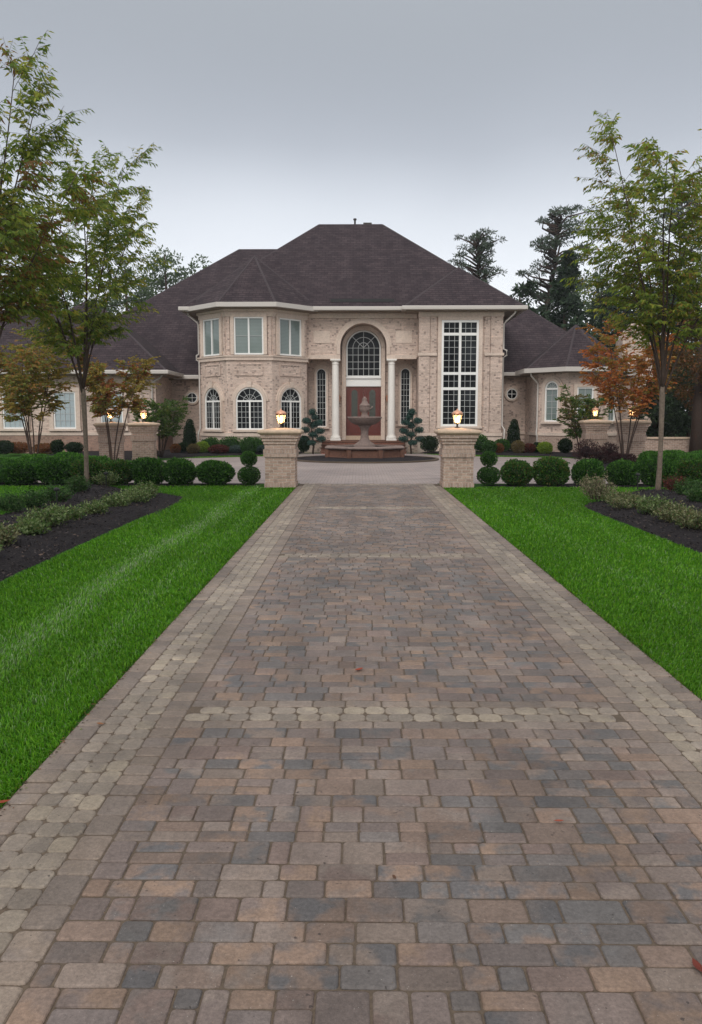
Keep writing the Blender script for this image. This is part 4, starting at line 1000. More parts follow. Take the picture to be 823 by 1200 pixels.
for k, (px, w) in enumerate([(251, 44), (210, 37), (172, 38), (135, 37), (100, 40), (62, 44), (22, 46), (-22, 46)]):
    Y = 19.55; o = shrub_copy((k * 2) % 5, PX(px, Y), Y, .02, rz=k * 1.3, s=(w / 39, w / 39 * .95, 1.0 + .06 * ((k * 7) % 3 - 1)))
    tag(o, f'clipped round boxwood, {ORD[k]} one left of the left two ball topiary', 'shrub', HG)
for k, (px, w) in enumerate([(607.5, 35), (648, 39), (691, 39), (733, 38), (773, 40), (814, 41), (857, 42)]):
    Y = 19.45; o = shrub_copy((k * 2 + 1) % 5, PX(px, Y), Y, .02, rz=k * 1.9 + .5, s=(w / 39, w / 39 * .95, 1.0 + .05 * ((k * 5) % 3 - 1)))
    tag(o, f'clipped round boxwood, {ORD[k]} one right of the right two ball topiary', 'shrub', HG)
# second rows behind, looser
def loose(name, label, cat, px, Y, wpx, h, cols, n=3500, leaf=(.06, .095), seed=1, group=None, asp=.5, z=.03, core=.8, **k):
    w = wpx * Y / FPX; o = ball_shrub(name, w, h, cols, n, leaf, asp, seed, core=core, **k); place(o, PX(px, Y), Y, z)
    return tag(o, label, cat, group)
BG = 'looser boxwoods behind the clipped row'
G2 = [(.045, .14, .018), (.07, .19, .025), (.030, .095, .014), (.11, .26, .04)]
for k, (px, Y, w, h) in enumerate([(112, 21.6, 32, .56), (78, 21.8, 42, .66), (38, 22.0, 44, .60), (2, 21.8, 42, .52), (96, 23.6, 38, .50), (52, 23.8, 38, .48)]):
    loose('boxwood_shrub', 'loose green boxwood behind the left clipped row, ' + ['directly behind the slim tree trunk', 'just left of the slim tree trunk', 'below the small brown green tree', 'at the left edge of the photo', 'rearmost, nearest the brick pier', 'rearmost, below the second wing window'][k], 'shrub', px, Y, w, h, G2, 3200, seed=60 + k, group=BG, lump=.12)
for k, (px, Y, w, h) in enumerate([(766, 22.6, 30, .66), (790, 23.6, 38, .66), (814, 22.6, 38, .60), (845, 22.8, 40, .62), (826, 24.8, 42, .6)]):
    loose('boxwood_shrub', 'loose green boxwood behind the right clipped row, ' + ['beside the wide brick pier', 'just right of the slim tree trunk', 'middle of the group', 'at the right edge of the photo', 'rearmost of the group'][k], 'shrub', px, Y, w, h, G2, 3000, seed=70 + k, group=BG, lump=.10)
# two ball topiaries
for nm, px in (('left', 291), ('right', 574)):
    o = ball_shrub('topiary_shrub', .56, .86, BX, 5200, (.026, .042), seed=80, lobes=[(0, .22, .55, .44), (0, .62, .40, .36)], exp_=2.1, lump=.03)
    place(o, PX(px, 19.5), 19.5, .03); tag(o, f'clipped topiary of two stacked balls beside the {nm} drive pier', 'topiary', 'two ball topiaries beside the drive piers')

# house bed planting
PAL = {
 'green': BX, 'mid': [(.035, .10, .018), (.05, .13, .025), (.025, .07, .012)],
 'lime': [(.20, .30, .03), (.27, .36, .045), (.14, .24, .02)], 'red': [(.11, .025, .022), (.16, .04, .03), (.06, .03, .018)],
 'rust': [(.24, .085, .03), (.19, .07, .03), (.13, .08, .03)], 'tan': [(.17, .12, .05), (.12, .10, .04), (.20, .15, .07)],
 'blue': [(.07, .11, .10), (.09, .13, .12), (.05, .085, .075)], 'dark': [(.014, .035, .012), (.02, .05, .016), (.010, .026, .009)],
 'purple': [(.045, .018, .022), (.07, .025, .03), (.03, .02, .018)]}
bedplants = [
 (205, 36.0, 12, .40, 'rust', 'small rust orange mound shrub in the left house bed'), (214, 36.6, 12, .45, 'dark', 'small dark shrub left of the column evergreen in the left house bed'),
 (226, 35.6, 15, .42, 'tan', 'low tan and red shrub in front of the left column evergreen'), (237, 36.2, 15, .52, 'lime', 'lime yellow round shrub in the left house bed'),
 (256, 35.8, 24, .38, 'red', 'spreading dark red shrub in the left house bed'), (277, 36.2, 20, .34, 'blue', 'low blue grey shrub in the left house bed'),
 (291, 35.6, 20, .72, 'mid', 'round clipped green shrub under the middle turret window'), (308, 36.4, 14, .32, 'blue', 'low blue grey shrub just left of the left drive pier'),
 (247, 36.9, 26, .68, 'green', 'dark green clipped shrub under the left turret window'), (270, 37.0, 28, .70, 'green', 'dark green clipped shrub between the left and middle turret windows'),
 (300, 37.0, 26, .66, 'green', 'dark green clipped shrub behind the round green shrub by the turret'), (322, 37.1, 22, .66, 'green', 'dark green clipped shrub half behind the left drive pier'),
 (356, 37.3, 14, .72, 'dark', 'dark round shrub just right of the left drive pier'),
 (504, 37.0, 21, .76, 'dark', 'dark round shrub just left of the right drive pier'), (563, 37.0, 20, .82, 'green', 'dark green round shrub just right of the right drive pier'),
 (574.5, 36.2, 17, .56, 'mid', 'small bright clipped green ball right of the right drive pier'), (589, 36.9, 18, .62, 'green', 'dark green shrub at the foot of the right bay downspout'),
 (585, 36.3, 12, .42, 'rust', 'small rust coloured shrub right of the right drive pier'), (608, 36.0, 15, .58, 'tan', 'tan shrub in front of the right column evergreen'),
 (620, 36.3, 16, .42, 'red', 'low red shrub by the right wing downspout'), (640, 35.6, 17, .50, 'lime', 'lime green shrub under the arched window of the right wing'),
 (631, 36.6, 12, .45, 'dark', 'small dark shrub behind the lime green shrub'), (663.5, 36.0, 17, .66, 'dark', 'dark green round shrub right of the lime shrub'),
 (20, 35.5, 30, .5, 'rust', 'rusty red shrub below the far left window'), (52, 35.6, 28, .45, 'rust', 'rusty red shrub between the left wing windows'), (86, 35.8, 20, .5, 'dark', 'dark shrub below the second left wing window'),
 (66, 35.4, 16, .6, 'dark', 'dark upright shrub among rusty shrubs of the left wing'), (3, 34.8, 22, .6, 'dark', 'dark low shrub at the far left of the left wing bed')]
for k, (px, Y, w, h, pal, lb) in enumerate(bedplants):
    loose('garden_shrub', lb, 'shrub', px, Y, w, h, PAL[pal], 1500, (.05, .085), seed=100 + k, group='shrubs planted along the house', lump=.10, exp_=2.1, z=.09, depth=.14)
for px, Y, lb in ((222, 37.6, 'narrow dark column evergreen beside the turret under the round window'), (602.5, 37.8, 'narrow dark column evergreen beside the right bay under the round window')):
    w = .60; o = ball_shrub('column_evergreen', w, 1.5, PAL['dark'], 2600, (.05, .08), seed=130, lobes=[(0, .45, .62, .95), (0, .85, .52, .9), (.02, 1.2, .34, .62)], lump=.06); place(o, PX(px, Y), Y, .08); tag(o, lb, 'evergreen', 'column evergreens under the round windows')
for k, (px, Y, w, h) in enumerate([(688, 28.6, 26, .85), (703, 28.0, 22, .62), (716, 28.4, 20, .75), (724, 27.0, 18, .45), (738, 27.0, 20, .42)]):
    loose('barberry_shrub', ['tall dark red barberry in front of the right side pier', 'low dark purple barberry at the foot of the right side pier', 'dark red barberry between the two right side piers', 'small purple barberry left of the maple stems', 'small dark red barberry at the foot of the maple stems'][k],
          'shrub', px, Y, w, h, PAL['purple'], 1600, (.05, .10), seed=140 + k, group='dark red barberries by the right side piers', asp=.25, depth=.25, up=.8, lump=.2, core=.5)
# cloud pruned spruces each side of the door
def pompom(px, Y, lb, flip):
    x = PX(px, Y); e = empty('cloud_pruned_spruce', (x, Y, 0)); tag(e, lb, 'spruce', 'cloud pruned spruces beside the entrance')
    mb = MB(); mb.tube([(x, Y, 0), (x + .05 * flip, Y, .5), (x - .06 * flip, Y, 1.0), (x + .03, Y, 1.7), (x, Y, 1.95)], [.05, .045, .035, .025, .015], 6)
    spots = [(0, 1.90, .36, .34), (-.27, 1.52, .40, .26), (.26, 1.45, .42, .27), (.02, 1.32, .42, .30), (-.34, 1.10, .42, .27), (.34, 1.06, .44, .27), (.03, .90, .46, .3), (-.40, .68, .46, .28), (.38, .70, .44, .27), (-.05, .52, .4, .22), (.1, 1.68, .3, .22)]
    rg = np.random.default_rng(3); parts = []
    for dx, z, w, h in spots:
        dx *= flip; yy = rg.uniform(-.15, .15); mb.tube([(x, Y, z - .12), (x + dx, Y + yy, z - .03)], .014, 5)
        V, l = foliage_ball(rg, 420, (x + dx, Y + yy, z), w / 2, w / 2, h / 2, (.05, .09), .3, 2.0, .08, .10); parts.append((V, l, palette(rg, 420, [(.035, .085, .07), (.05, .11, .09), (.02, .055, .045)])))
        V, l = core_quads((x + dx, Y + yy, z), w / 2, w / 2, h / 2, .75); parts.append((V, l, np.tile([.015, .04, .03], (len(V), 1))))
    obj('trunk', mb, 'bark_dark', e, smooth=True); V, l, T = join(parts); npobj('foliage', V, l, 4, 'needle', e, T)
pompom(366.5, 37.2, 'cloud pruned blue green spruce left of the front steps', 1); pompom(482.5, 37.2, 'cloud pruned blue green spruce right of the front steps', -1)

# low plants in the near beds
VAR = [(.11, .17, .05), (.16, .22, .08), (.07, .125, .033), (.25, .30, .15), (.05, .10, .025), (.12, .13, .055)]
VART = [(.15, .16, .075), (.19, .19, .10), (.09, .13, .045), (.26, .26, .15), (.12, .10, .05), (.06, .10, .03)]
def low_plant(name, lb, cat, x, y, w, h, cols, seed, group, n=1700, leaf=(.03, .055)):
    rg = np.random.default_rng(seed); stems = int(26 + 30 * w); Vs = []; st = MB(); per = n // stems
    for i in range(stems):
        a = rg.uniform(0, 2 * pi); r = w / 2 * sqrt(rg.uniform(0, 1)); hh = h * (1 - .45 * (2 * r / w) ** 2) * rg.uniform(.65, 1.15)
        b = np.array([x + r * .45 * cos(a), y + r * .45 * sin(a), .10]); t = np.array([x + r * cos(a), y + r * sin(a), .12 + hh]); 
        st.tube([b, (b + t) / 2 + np.array([0, 0, .03]), t], .004, 4)
        q = rg.uniform(.25, 1.05, per)[:, None]; P = b + (t - b) * q + rg.normal(0, .035, (per, 3))
        D = rg.normal(0, 1, (per, 3)); D[:, 2] = np.abs(D[:, 2]) * .6 + .3; L = rg.uniform(*leaf, per)
        Vs.append((*leaves(P, D, rg.normal(size=(per, 3)), L, L * .55, .15), palette(rg, per, cols)))
    e = empty(name, (x, y, 0)); tag(e, lb, cat, group); obj('stems', st, 'bark_dark', e); V, l, T = join(Vs); npobj('foliage', V, l, 4, 'leaf', e, T); return e
rg_ = random.Random(5)
ORDN = ORD + ['ninth', 'tenth', 'eleventh', 'twelfth']
VG = 'variegated low shrubs edging the near beds'
ys = [6.2, 7.0, 7.9, 8.6, 9.5, 10.4, 11.2, 12.0, 12.9, 13.8, 14.7, 15.5]
for k, y in enumerate(ys):
    low_plant('variegated_shrub', f'low variegated shrub, {ORDN[k]} from the near end of the left mulch bed row', 'shrub', -4.30 + rg_.uniform(-.16, .16) + (.35 if k < 2 else 0), y, rg_.uniform(.42, .78), rg_.uniform(.12, .27), VAR if k != 4 else VART, 200 + k, VG)
for k, y in enumerate([7.5, 8.4, 9.3, 10.2, 11.1, 12.0, 12.9, 13.8, 14.7]):
    low_plant('variegated_shrub', f'low variegated shrub, {ORDN[k]} from the near end of the right mulch bed row', 'shrub', 4.86 + rg_.uniform(-.15, .15) - .02 * k, y, rg_.uniform(.42, .78), rg_.uniform(.12, .28), VART if k % 3 or k > 6 else VAR, 230 + k, VG)
DK = [(.035, .09, .02), (.05, .12, .03), (.022, .06, .014), (.09, .16, .05)]
for k, (px, y, w, h) in enumerate([(87, 16.6, .50, .28), (61, 14.6, .54, .26), (34, 13.7, .46, .25), (8, 13.2, .42, .22)]):
    low_plant('low_evergreen', f'low dark green shrub behind the left mulch bed, {ORD[k]} from the trunk', 'shrub', PX(px, y), y, w, h, DK, 260 + k, 'low evergreens behind the left bed', 1900)
low_plant('barberry_shrub', 'small red barberry at the foot of the right tree trunk', 'shrub', PX(793, 17.0), 17.0, .42, .28, PAL['red'], 270, None, 1200)
low_plant('low_evergreen', 'low dark green shrub right of the right tree trunk in the mulch', 'shrub', PX(811, 15.8), 15.8, .55, .30, DK, 271, None, 2200)
low_plant('low_evergreen', 'low dark green shrub at the right edge of the photo in the mulch', 'shrub', PX(829, 14.4), 14.4, .55, .32, DK, 272, None, 2200)
low_plant('tan_shrub', 'pale tan twiggy shrub at the far tip of the right mulch bed', 'shrub', PX(703, 15.2), 15.2, .75, .42, [(.22, .19, .12), (.27, .24, .16), (.13, .15, .07)], 273, None, 1500)
low_plant('variegated_shrub', 'low pale shrub just behind the left tree trunk', 'shrub', PX(122, 18.5), 18.5, .6, .25, VAR, 274, VG, 1200)
for k, (px, y) in enumerate([(122, 18.3), (63, 14.1), (750.5, 18.0), (557, 36)][:3]):
    p_ = gnd(px, 491 + 1) if False else Vector((PX(px, y), y, 0)); mb = MB(); mb.lathe((p_.x, p_.y, .05), [(.012, 0), (.012, .30), (.05, .30), (.055, .33), (.02, .36)], 10)
    o = obj('path_light', mb, 'iron', loc=(p_.x, p_.y, 0)); tag(o, ['dark garden light on a stake right of the left tree trunk', 'dark garden light on a stake among the left bed shrubs', 'dark garden light on a stake left of the right tree trunk'][k], 'garden light', 'garden lights on stakes')

# ================================================================== TREES
def rot_towards(d, ang, az):
    d = Vector(d).normalized(); a = d.cross(Vector((0, 0, 1)));
    if a.length < 1e-3: a = Vector((1, 0, 0))
    a.normalize(); b = d.cross(a); return (d * cos(ang) + (a * cos(az) + b * sin(az)) * sin(ang)).normalized()
def young_tree(name, label, cat, x, y, group=None, fork=2.05, tr=.052, nl=6, limb=5.6, tilt=(3, 12), curve=.52, start=.22, nsec=23, seclen=1.35, ntw=10, twl=.38, leaf=(.085, .14), asp=.31,
               cols=None, seed=1, bark='bark', barkl='bark_dark', lean=(0, 0), multi=False, zbase=.08, droop=.75, lr=.024, topcols=None, env=None, lstep=.045):
    rg = random.Random(seed); rn = np.random.default_rng(seed)
    e = empty(name, (x, y, zbase)); tag(e, label, cat, group)
    tk = MB(); limbs = MB(); base = Vector((x, y, zbase)); top = base + Vector((lean[0], lean[1], fork))
    if not multi:
        tk.tube([base + Vector((0, 0, -.1)), base + Vector((0, 0, .06)), base + Vector((.01, 0, .5)), (base + top) / 2 + Vector((.015, 0, 0)), top, top + Vector((0, 0, .15))], [tr * 1.5, tr * 1.2, tr, tr * .95, tr * 1.15, tr * .8], 10)
    C, D, S, L, H = [], [], [], [], []
    for i in range(nl):
        az = 2 * pi * i / nl + rg.uniform(-.35, .35); ti = R(rg.uniform(*tilt)); ti = R(3) if (i == 0 and not multi) else ti
        ln = limb * rg.uniform(.80, 1.05) * (1 - .25 * (ti / R(40)))
        p = (top + Vector((0, 0, rg.uniform(-.12, .12)))) if not multi else base + Vector((cos(az) * .07, sin(az) * .07, 0))
        d = Vector((sin(ti) * cos(az), sin(ti) * sin(az), cos(ti))); pts = [p.copy()]; K = 12; out = Vector((cos(az), sin(az), 0))
        for k in range(K):
            d = (d + out * curve * .05 * rg.uniform(.3, 1.6) + Vector((rg.uniform(-.06, .06), rg.uniform(-.06, .06), 0))).normalized(); p = p + d * ln / K; pts.append(p.copy())
        rr = [lr * (1 - .88 * (k / K)) + .003 for k in range(K + 1)]; limbs.tube(pts, rr, 6)
        for s_ in range(nsec):
            t = start + (1 - start) * (s_ + rg.random()) / nsec; f = t * K; k = min(int(f), K - 1); q = pts[k].lerp(pts[k + 1], f - k); dd = (pts[k + 1] - pts[k]).normalized()
            sl = seclen * (1.05 - .62 * max(0, (t - .2))) * rg.uniform(.6, 1.15); 
            if t < start + .15: sl *= .62
            ang = R(rg.uniform(38, 66)); a2 = rg.uniform(0, 2 * pi); sdir = rot_towards(dd, ang, a2)
            if sdir.dot(out) < -.3 and rg.random() < .6: sdir = rot_towards(dd, ang, a2 + pi)
            sp_ = [q.copy()]; sd_ = sdir.copy(); KS = 5
            for m_ in range(KS):
                sd_ = (sd_ + Vector((rg.uniform(-.12, .12), rg.uniform(-.12, .12), .05 - .12 * m_ / KS))).normalized(); sp_.append(sp_[-1] + sd_ * sl / KS)
            limbs.tube(sp_, [max(.0035, rr[k] * .38 * (1 - .8 * m_ / KS)) for m_ in range(KS + 1)], 4)
            for w_ in range(ntw):
                tt = .18 + .82 * (w_ + rg.random() * .8) / ntw; ff = tt * KS; kk = min(int(ff), KS - 1); a = sp_[kk].lerp(sp_[kk + 1], ff - kk); bd = (sp_[kk + 1] - sp_[kk]).normalized()
                td = rot_towards(bd, R(rg.uniform(25, 60)) if w_ < ntw - 1 else R(8), rg.uniform(0, 2 * pi)); td.z *= .5; td.z -= .05; td.normalize(); tl = twl * rg.uniform(.5, 1.2)
                b = a + td * tl - Vector((0, 0, tl * .12)); limbs.tube([a, (a + b) / 2 + Vector((0, 0, .01)), b], .0026, 3)
                nlv = max(3, int(tl / lstep)); side = td.cross(Vector((0, 0, 1))).normalized()
                for m_ in range(nlv):
                    u = (m_ + .5) / nlv; c = a.lerp(b, u)
                    for sg in (-1, 1):
                        if rg.random() < .15: continue
                        ld = td * rg.uniform(.3, .8) + side * sg * rg.uniform(.3, .8) + Vector((rg.uniform(-.2, .2), rg.uniform(-.2, .2), -droop * rg.uniform(.3, 1.5)))
                        C.append(tuple(c)); D.append(tuple(ld)); S.append(tuple(td.cross(ld) + Vector((rg.uniform(-.6, .6), rg.uniform(-.6, .6), rg.uniform(-.6, .6))))); L.append(rg.uniform(*leaf)); H.append((a2 * 7 + i * 3 + s_) % 1)
    if tk.v: obj('trunk', tk, bark, e, smooth=True)
    obj('branches', limbs, barkl, e, smooth=True)
    C = np.array(C); L = np.array(L); n = len(C); V, lp = leaves(C, np.array(D), np.array(S), L, L * asp, .12)
    cols = np.array(cols); H = np.array(H)
    idx = np.clip(((H + rn.normal(0, .14, n)) * len(cols)).astype(int), 0, len(cols) - 1); cc = cols[idx] * (1 + rn.uniform(-.2, .2, (n, 1)))
    npobj('crown', V, lp, 4, 'leaf', e, np.repeat(cc, 4, axis=0)); return e
ZEL = [(.14, .20, .027), (.21, .25, .036), (.095, .155, .022), (.29, .31, .046), (.165, .225, .03), (.31, .27, .046), (.12, .185, .027)]
ZELR = ZEL + [(.25, .16, .035), (.24, .28, .035), (.20, .26, .03)]
young_tree('shade_tree', 'slim young green tree with forked trunk in the left mulch bed', 'tree', PX(99, 18.5), 18.5, 'young shade trees in the near beds', cols=ZEL, seed=5, limb=5.1, tilt=(4, 12), nl=7)
young_tree('shade_tree', 'nearest young tree leaning in from the left edge of the photo', 'tree', PX(-12, 13.7), 13.7, 'young shade trees in the near beds', cols=ZEL + [(.20, .10, .03)], seed=12, limb=5.35, tilt=(5, 19), nl=8)
young_tree('shade_tree', 'slim young yellow green tree with forked trunk in the right mulch bed', 'tree', PX(775, 17.3), 17.3, 'young shade trees in the near beds', cols=ZELR, seed=23, limb=5.5, nl=8, tilt=(4, 17))
OR = [(.42, .13, .04), (.46, .19, .045), (.27, .13, .035), (.30, .19, .04), (.44, .12, .035), (.22, .17, .035)]
ORL = [(.28, .21, .045), (.30, .21, .045), (.20, .20, .04), (.33, .17, .045), (.17, .19, .038)]
kw = dict(multi=True, nl=6, lr=.026, tilt=(4, 14), nsec=19, ntw=9, twl=.34, leaf=(.085, .13), asp=.5, bark='bark', droop=.35, zbase=.06, curve=.42)
young_tree('maple_tree', 'orange red multi stemmed maple in front of the right side piers', 'tree', PX(734, 27.8), 27.8, 'autumn coloured small trees', limb=4.9, start=.44, seclen=1.0, cols=OR, seed=31, **kw)
kw['nl'] = 7
young_tree('small_tree', 'brown green multi stemmed small tree in front of the left wing window', 'tree', PX(38, 25.8), 25.8, 'autumn coloured small trees', limb=4.6, start=.42, seclen=1.05, cols=ORL, seed=32, **kw)
kw['nl'] = 5
young_tree('small_tree', 'orange brown small tree right of the left slim tree trunk', 'tree', PX(131, 27.3), 27.3, 'autumn coloured small trees', limb=3.9, start=.50, seclen=.62, cols=ORL + [(.27, .10, .03), (.25, .09, .03)], seed=33, **kw)
GR = [(.07, .13, .03), (.10, .16, .035), (.05, .10, .022), (.13, .17, .05)]
kw['nsec'] = 14; kw['nl'] = 7; kw['tilt'] = (6, 20); kw['droop'] = -.3; kw['twl'] = .24; kw['curve'] = .15
young_tree('small_tree', 'small green vase shaped tree right of the left side piers', 'tree', PX(187, 33.2), 33.2, 'small green trees by the house', limb=2.55, start=.38, seclen=.6, cols=GR, seed=34, **kw)
young_tree('small_tree', 'small green vase shaped tree left of the right side piers', 'tree', PX(683, 33.4), 33.4, 'small green trees by the house', limb=2.9, start=.30, seclen=.65, cols=GR + [(.16, .12, .05)], seed=35, **kw)

# ---- big trees behind
def clump_tree(name, label, px, Y, top, wpx, low, cols, style='round', n=5200, seed=1, card=(.22, .42), group='trees behind the house', base_h=None, asp=.5, gaps=.0, mt='needle', lean=0):
    """low = lowest foliage as a share of the height"""
    rn = np.random.default_rng(seed); x = PX(px, Y); H = PZ(top, Y); w = wpx * Y / FPX
    e = empty(name, (x, Y, 0)); tag(e, label, 'tree', group); tk = MB()
    tk.tube([(x, Y, -.1), (x + rn.uniform(-.2, .2), Y, H * .45), (x + lean * .9, Y, H * .88)], [.30, .2, .05], 8)
    parts = []; ncl = {'round': 70, 'pine': 110, 'cone': 60}[style]
    for i in range(ncl):
        if style == 'round':
            d = nz3(rn, 1)[0] * rn.uniform(.3, 1) ** .5 ; c = np.array([x + d[0] * w * .42, Y + d[1] * w * .4, H * (low + (1 - low) * (.48 + .48 * d[2]))]); r = w * rn.uniform(.07, .15); rz = r * rn.uniform(.6, .9)
        elif style == 'pine':
            t = (i + rn.random()) / ncl; z = H * (low + (1 - low) * t); a = rn.uniform(0, 2 * pi); reach = w * .56 * (1 - .35 * t) * rn.uniform(.25, 1.0); reach *= .6 if t > .95 else 1
            c = np.array([x + reach * cos(a), Y + reach * sin(a), z + .12 * reach]); r = w * rn.uniform(.055, .12); rz = r * rn.uniform(.18, .34); c[0] += lean * t
            tk.tube([(x + lean * t * .9, Y, z - .5), ((x + c[0]) / 2, (Y + c[1]) / 2, z - .1), tuple(c)], [.09, .06, .03], 5)
        else:
            t = (i + rn.random()) / ncl; z = H * (low + (1 - low) * t); a = rn.uniform(0, 2 * pi); reach = w * .5 * (1 - t) ** .8 * rn.uniform(.5, 1.0)
            c = np.array([x + reach * cos(a), Y + reach * sin(a), z]); r = w * (.06 + .14 * (1 - t)); rz = r * .6
        m = n // ncl; q = nz3(rn, m) * (rn.uniform(.25, 1.0, (m, 1)) ** .6); P = c + q * np.array([r, r, rz])
        D = q + rn.normal(0, .6, (m, 3)); D[:, 2] += .2 if style == 'pine' else -.1; L = rn.uniform(*card, m)
        V, l = leaves(P, D, rn.normal(size=(m, 3)), L, L * asp, .1); parts.append((V, l, palette(rn, m, cols) * rn.uniform(.8, 1.2)))
    obj('trunk', tk, 'bark_dark', e, smooth=True); V, l, T = join(parts); npobj('crown', V, l, 4, mt, e, T); return e
PN = [(.055, .078, .050), (.068, .095, .058), (.042, .062, .040)]  # needle colours lightened so the tint itself carries some mist
EV = [(.022, .042, .020), (.030, .055, .024), (.016, .032, .016)]
HZ = [(.095, .135, .075), (.115, .155, .085), (.075, .11, .06)]  # pale leaf colours with the distance haze painted in
clump_tree('pine_tree', 'tall flat topped pine behind the right slope of the main roof', 557, 62, 274, 68, .50, PN, 'pine', 9500, 301, card=(.14, .30), asp=.28)
clump_tree('pine_tree', 'tallest leaning pine behind the house right of the main roof', 629, 60, 246, 92, .38, PN, 'pine', 12000, 302, card=(.14, .30), asp=.28, lean=1.6)
clump_tree('dark_evergreen', 'dark dense evergreen in front of the tallest pine', 660, 56, 298, 96, .05, EV, 'cone', 9000, 303)
clump_tree('dark_evergreen', 'dark evergreen rising behind the right wing roof', 606, 54, 322, 80, .05, EV, 'round', 7000, 304)
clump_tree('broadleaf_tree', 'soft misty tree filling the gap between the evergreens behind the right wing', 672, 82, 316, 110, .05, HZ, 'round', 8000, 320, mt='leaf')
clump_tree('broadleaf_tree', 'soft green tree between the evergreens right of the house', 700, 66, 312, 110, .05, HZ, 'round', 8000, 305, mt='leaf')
clump_tree('dark_evergreen', 'dark rounded evergreen behind the orange maple', 728, 58, 312, 100, .05, EV, 'round', 6500, 306)
clump_tree('pine_tree', 'hazy tall pine behind the yellow green tree on the right', 788, 68, 232, 100, .25, PN, 'pine', 7500, 307, card=(.2, .38), asp=.4)
clump_tree('dark_evergreen', 'dark tall evergreen at the right edge behind the yellow green tree', 835, 56, 262, 120, .05, EV, 'round', 7000, 308)
clump_tree('dark_evergreen', 'dark evergreen behind the chimney', 768, 60, 296, 100, .05, EV, 'round', 5000, 309)
DKG = [(.020, .040, .013), (.03, .055, .018), (.014, .028, .010)]
clump_tree('dark_evergreen', 'near dark broad evergreen at the right edge beyond the low brick wall', 812, 37.5, 405, 96, .0, DKG, 'round', 8000, 310, card=(.12, .22), group='dark trees at the right edge')
clump_tree('dark_evergreen', 'dark shrubby evergreen behind the right side piers', 772, 40.5, 440, 66, .0, DKG, 'round', 6000, 311, card=(.12, .22), group='dark trees at the right edge')
RU = [(.13, .065, .025), (.17, .08, .03), (.10, .075, .025), (.08, .06, .02), (.20, .08, .03)]
clump_tree('autumn_tree', 'large rusty brown tree at the right edge behind the slim tree trunk', 818, 33, 352, 108, .34, RU, 'round', 9000, 312, card=(.09, .17), group='autumn coloured small trees', mt='leaf')
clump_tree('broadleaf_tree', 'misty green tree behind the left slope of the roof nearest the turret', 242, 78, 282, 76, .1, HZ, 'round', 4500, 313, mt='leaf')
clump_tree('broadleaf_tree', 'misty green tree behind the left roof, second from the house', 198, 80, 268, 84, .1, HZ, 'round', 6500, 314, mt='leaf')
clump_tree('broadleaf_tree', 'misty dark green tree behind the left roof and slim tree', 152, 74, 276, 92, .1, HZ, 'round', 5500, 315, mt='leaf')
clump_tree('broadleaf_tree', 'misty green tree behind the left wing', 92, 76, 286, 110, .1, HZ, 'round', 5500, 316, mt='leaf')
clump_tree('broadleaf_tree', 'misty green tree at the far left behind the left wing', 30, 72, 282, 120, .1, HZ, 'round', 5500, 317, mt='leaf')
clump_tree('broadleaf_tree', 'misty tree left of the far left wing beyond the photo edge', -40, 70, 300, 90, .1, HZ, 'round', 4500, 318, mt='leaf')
# far-off wood, one mass
rn = np.random.default_rng(77); n = 26000; P = np.stack([rn.uniform(-95, 95, n), rn.uniform(92, 104, n), np.zeros(n)], 1)
topz = 10.5 + 2.2 * vnoise(np.c_[P[:, 0], P[:, 0] * 0, P[:, 0] * 0], .22, 9); P[:, 2] = topz * rn.uniform(0, 1, n) ** .7
L = rn.uniform(.5, .95, n); V, l = leaves(P, rn.normal(size=(n, 3)), rn.normal(size=(n, 3)), L, L * .6, .1)
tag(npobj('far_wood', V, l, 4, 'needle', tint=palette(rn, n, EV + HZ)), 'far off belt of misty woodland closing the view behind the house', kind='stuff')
# low brick garden wall at the right
mb = MB(); xw = PX(757, 33.5); mb.box(xw, xw + 2.6, 33.5, 33.8, 0, .78); o = empty('garden_wall', (xw, 33.5, 0)); tag(o, 'low brick garden wall right of the right side piers', 'wall')
obj('wall', mb, 'brick_pier', o); mb = MB(); mb.box(xw - .05, xw + 2.65, 33.45, 33.85, .78, .86); obj('coping', mb, 'cap_stone', o, bevel=.01)

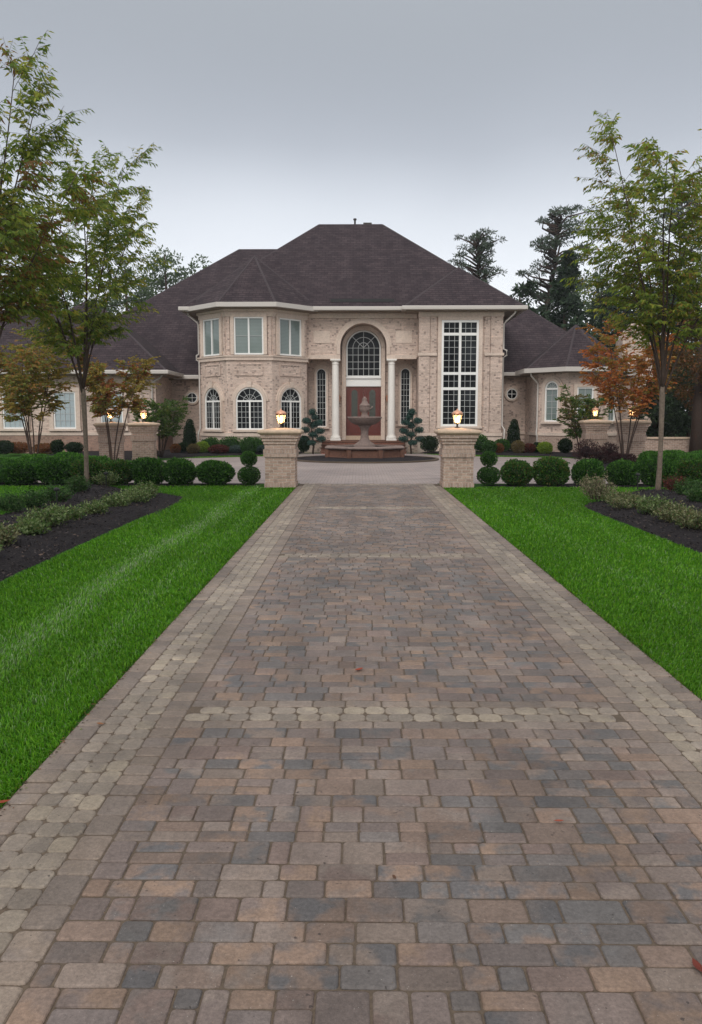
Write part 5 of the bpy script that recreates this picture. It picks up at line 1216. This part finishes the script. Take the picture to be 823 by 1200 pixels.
# fallen leaves on the paving
M['dead_leaf'] = leaf_mat('fallen_leaf', .1, .7)
for k, (px, py, sz, c, lb) in enumerate([(421, 792, .075, (.26, .05, .025), 'curled red fallen leaf in the middle of the drive'), (655, 973, .04, (.25, .06, .035), 'tiny pink red fallen leaf on the right of the drive'),
      (817, 1148, .06, (.14, .03, .02), 'dark red fallen leaf at the bottom right edge of the photo'), (4, 951, .06, (.22, .045, .02), 'red fallen leaf at the left edge by the grass'), (118, 857, .05, (.2, .09, .04), 'brown fallen leaf on the left paving edge near the cross band'), (462, 1040, .028, (.10, .05, .03), 'small brown leaf scrap low in the middle of the drive')]):
    g_ = gnd(px, py); rn = np.random.default_rng(k); a = rn.uniform(0, 6.28); mb = MB()
    pts = [(-1, 0), (-.5, .38), (.1, .42), (.6, .25), (1.1, 0), (.6, -.28), (.1, -.4), (-.5, -.3)]
    vs = [(g_.x + sz / 2 * (u * cos(a) - v * sin(a)), g_.y + sz / 2 * (u * sin(a) + v * cos(a)), .036 + sz * .3 * abs(v) + sz * .12 * u * u) for u, v in pts]
    vs.append((g_.x, g_.y, .037)); mb.add(vs, [(8, i, (i + 1) % 8) for i in range(8)])
    o = obj('fallen_leaf', mb, M['dead_leaf'], loc=(g_.x, g_.y, .036)); a_ = o.data.color_attributes.new('tint', 'FLOAT_COLOR', 'POINT'); a_.data.foreach_set('color', [*c, 1.0] * 9)
    tag(o, lb, 'leaf', 'fallen leaves on the drive')

# ================================================================== HAZE
HAZE = .0005
hm = bpy.data.materials.new('haze'); hm.use_nodes = True; t = hm.node_tree; t.nodes.clear()
ho = t.nodes.new('ShaderNodeOutputMaterial'); hv = t.nodes.new('ShaderNodeVolumePrincipled'); hv.inputs['Density'].default_value = HAZE; hv.inputs['Color'].default_value = (.9, .93, 1, 1); hv.inputs['Anisotropy'].default_value = .2
t.links.new(hv.outputs[0], ho.inputs['Volume']); M['haze'] = hm
mb = MB(); mb.box(-152, 152, -32, 192, -1.2, 30); o = obj('haze', mb, 'haze'); tag(o, 'thin morning mist softening the far trees', kind='stuff')
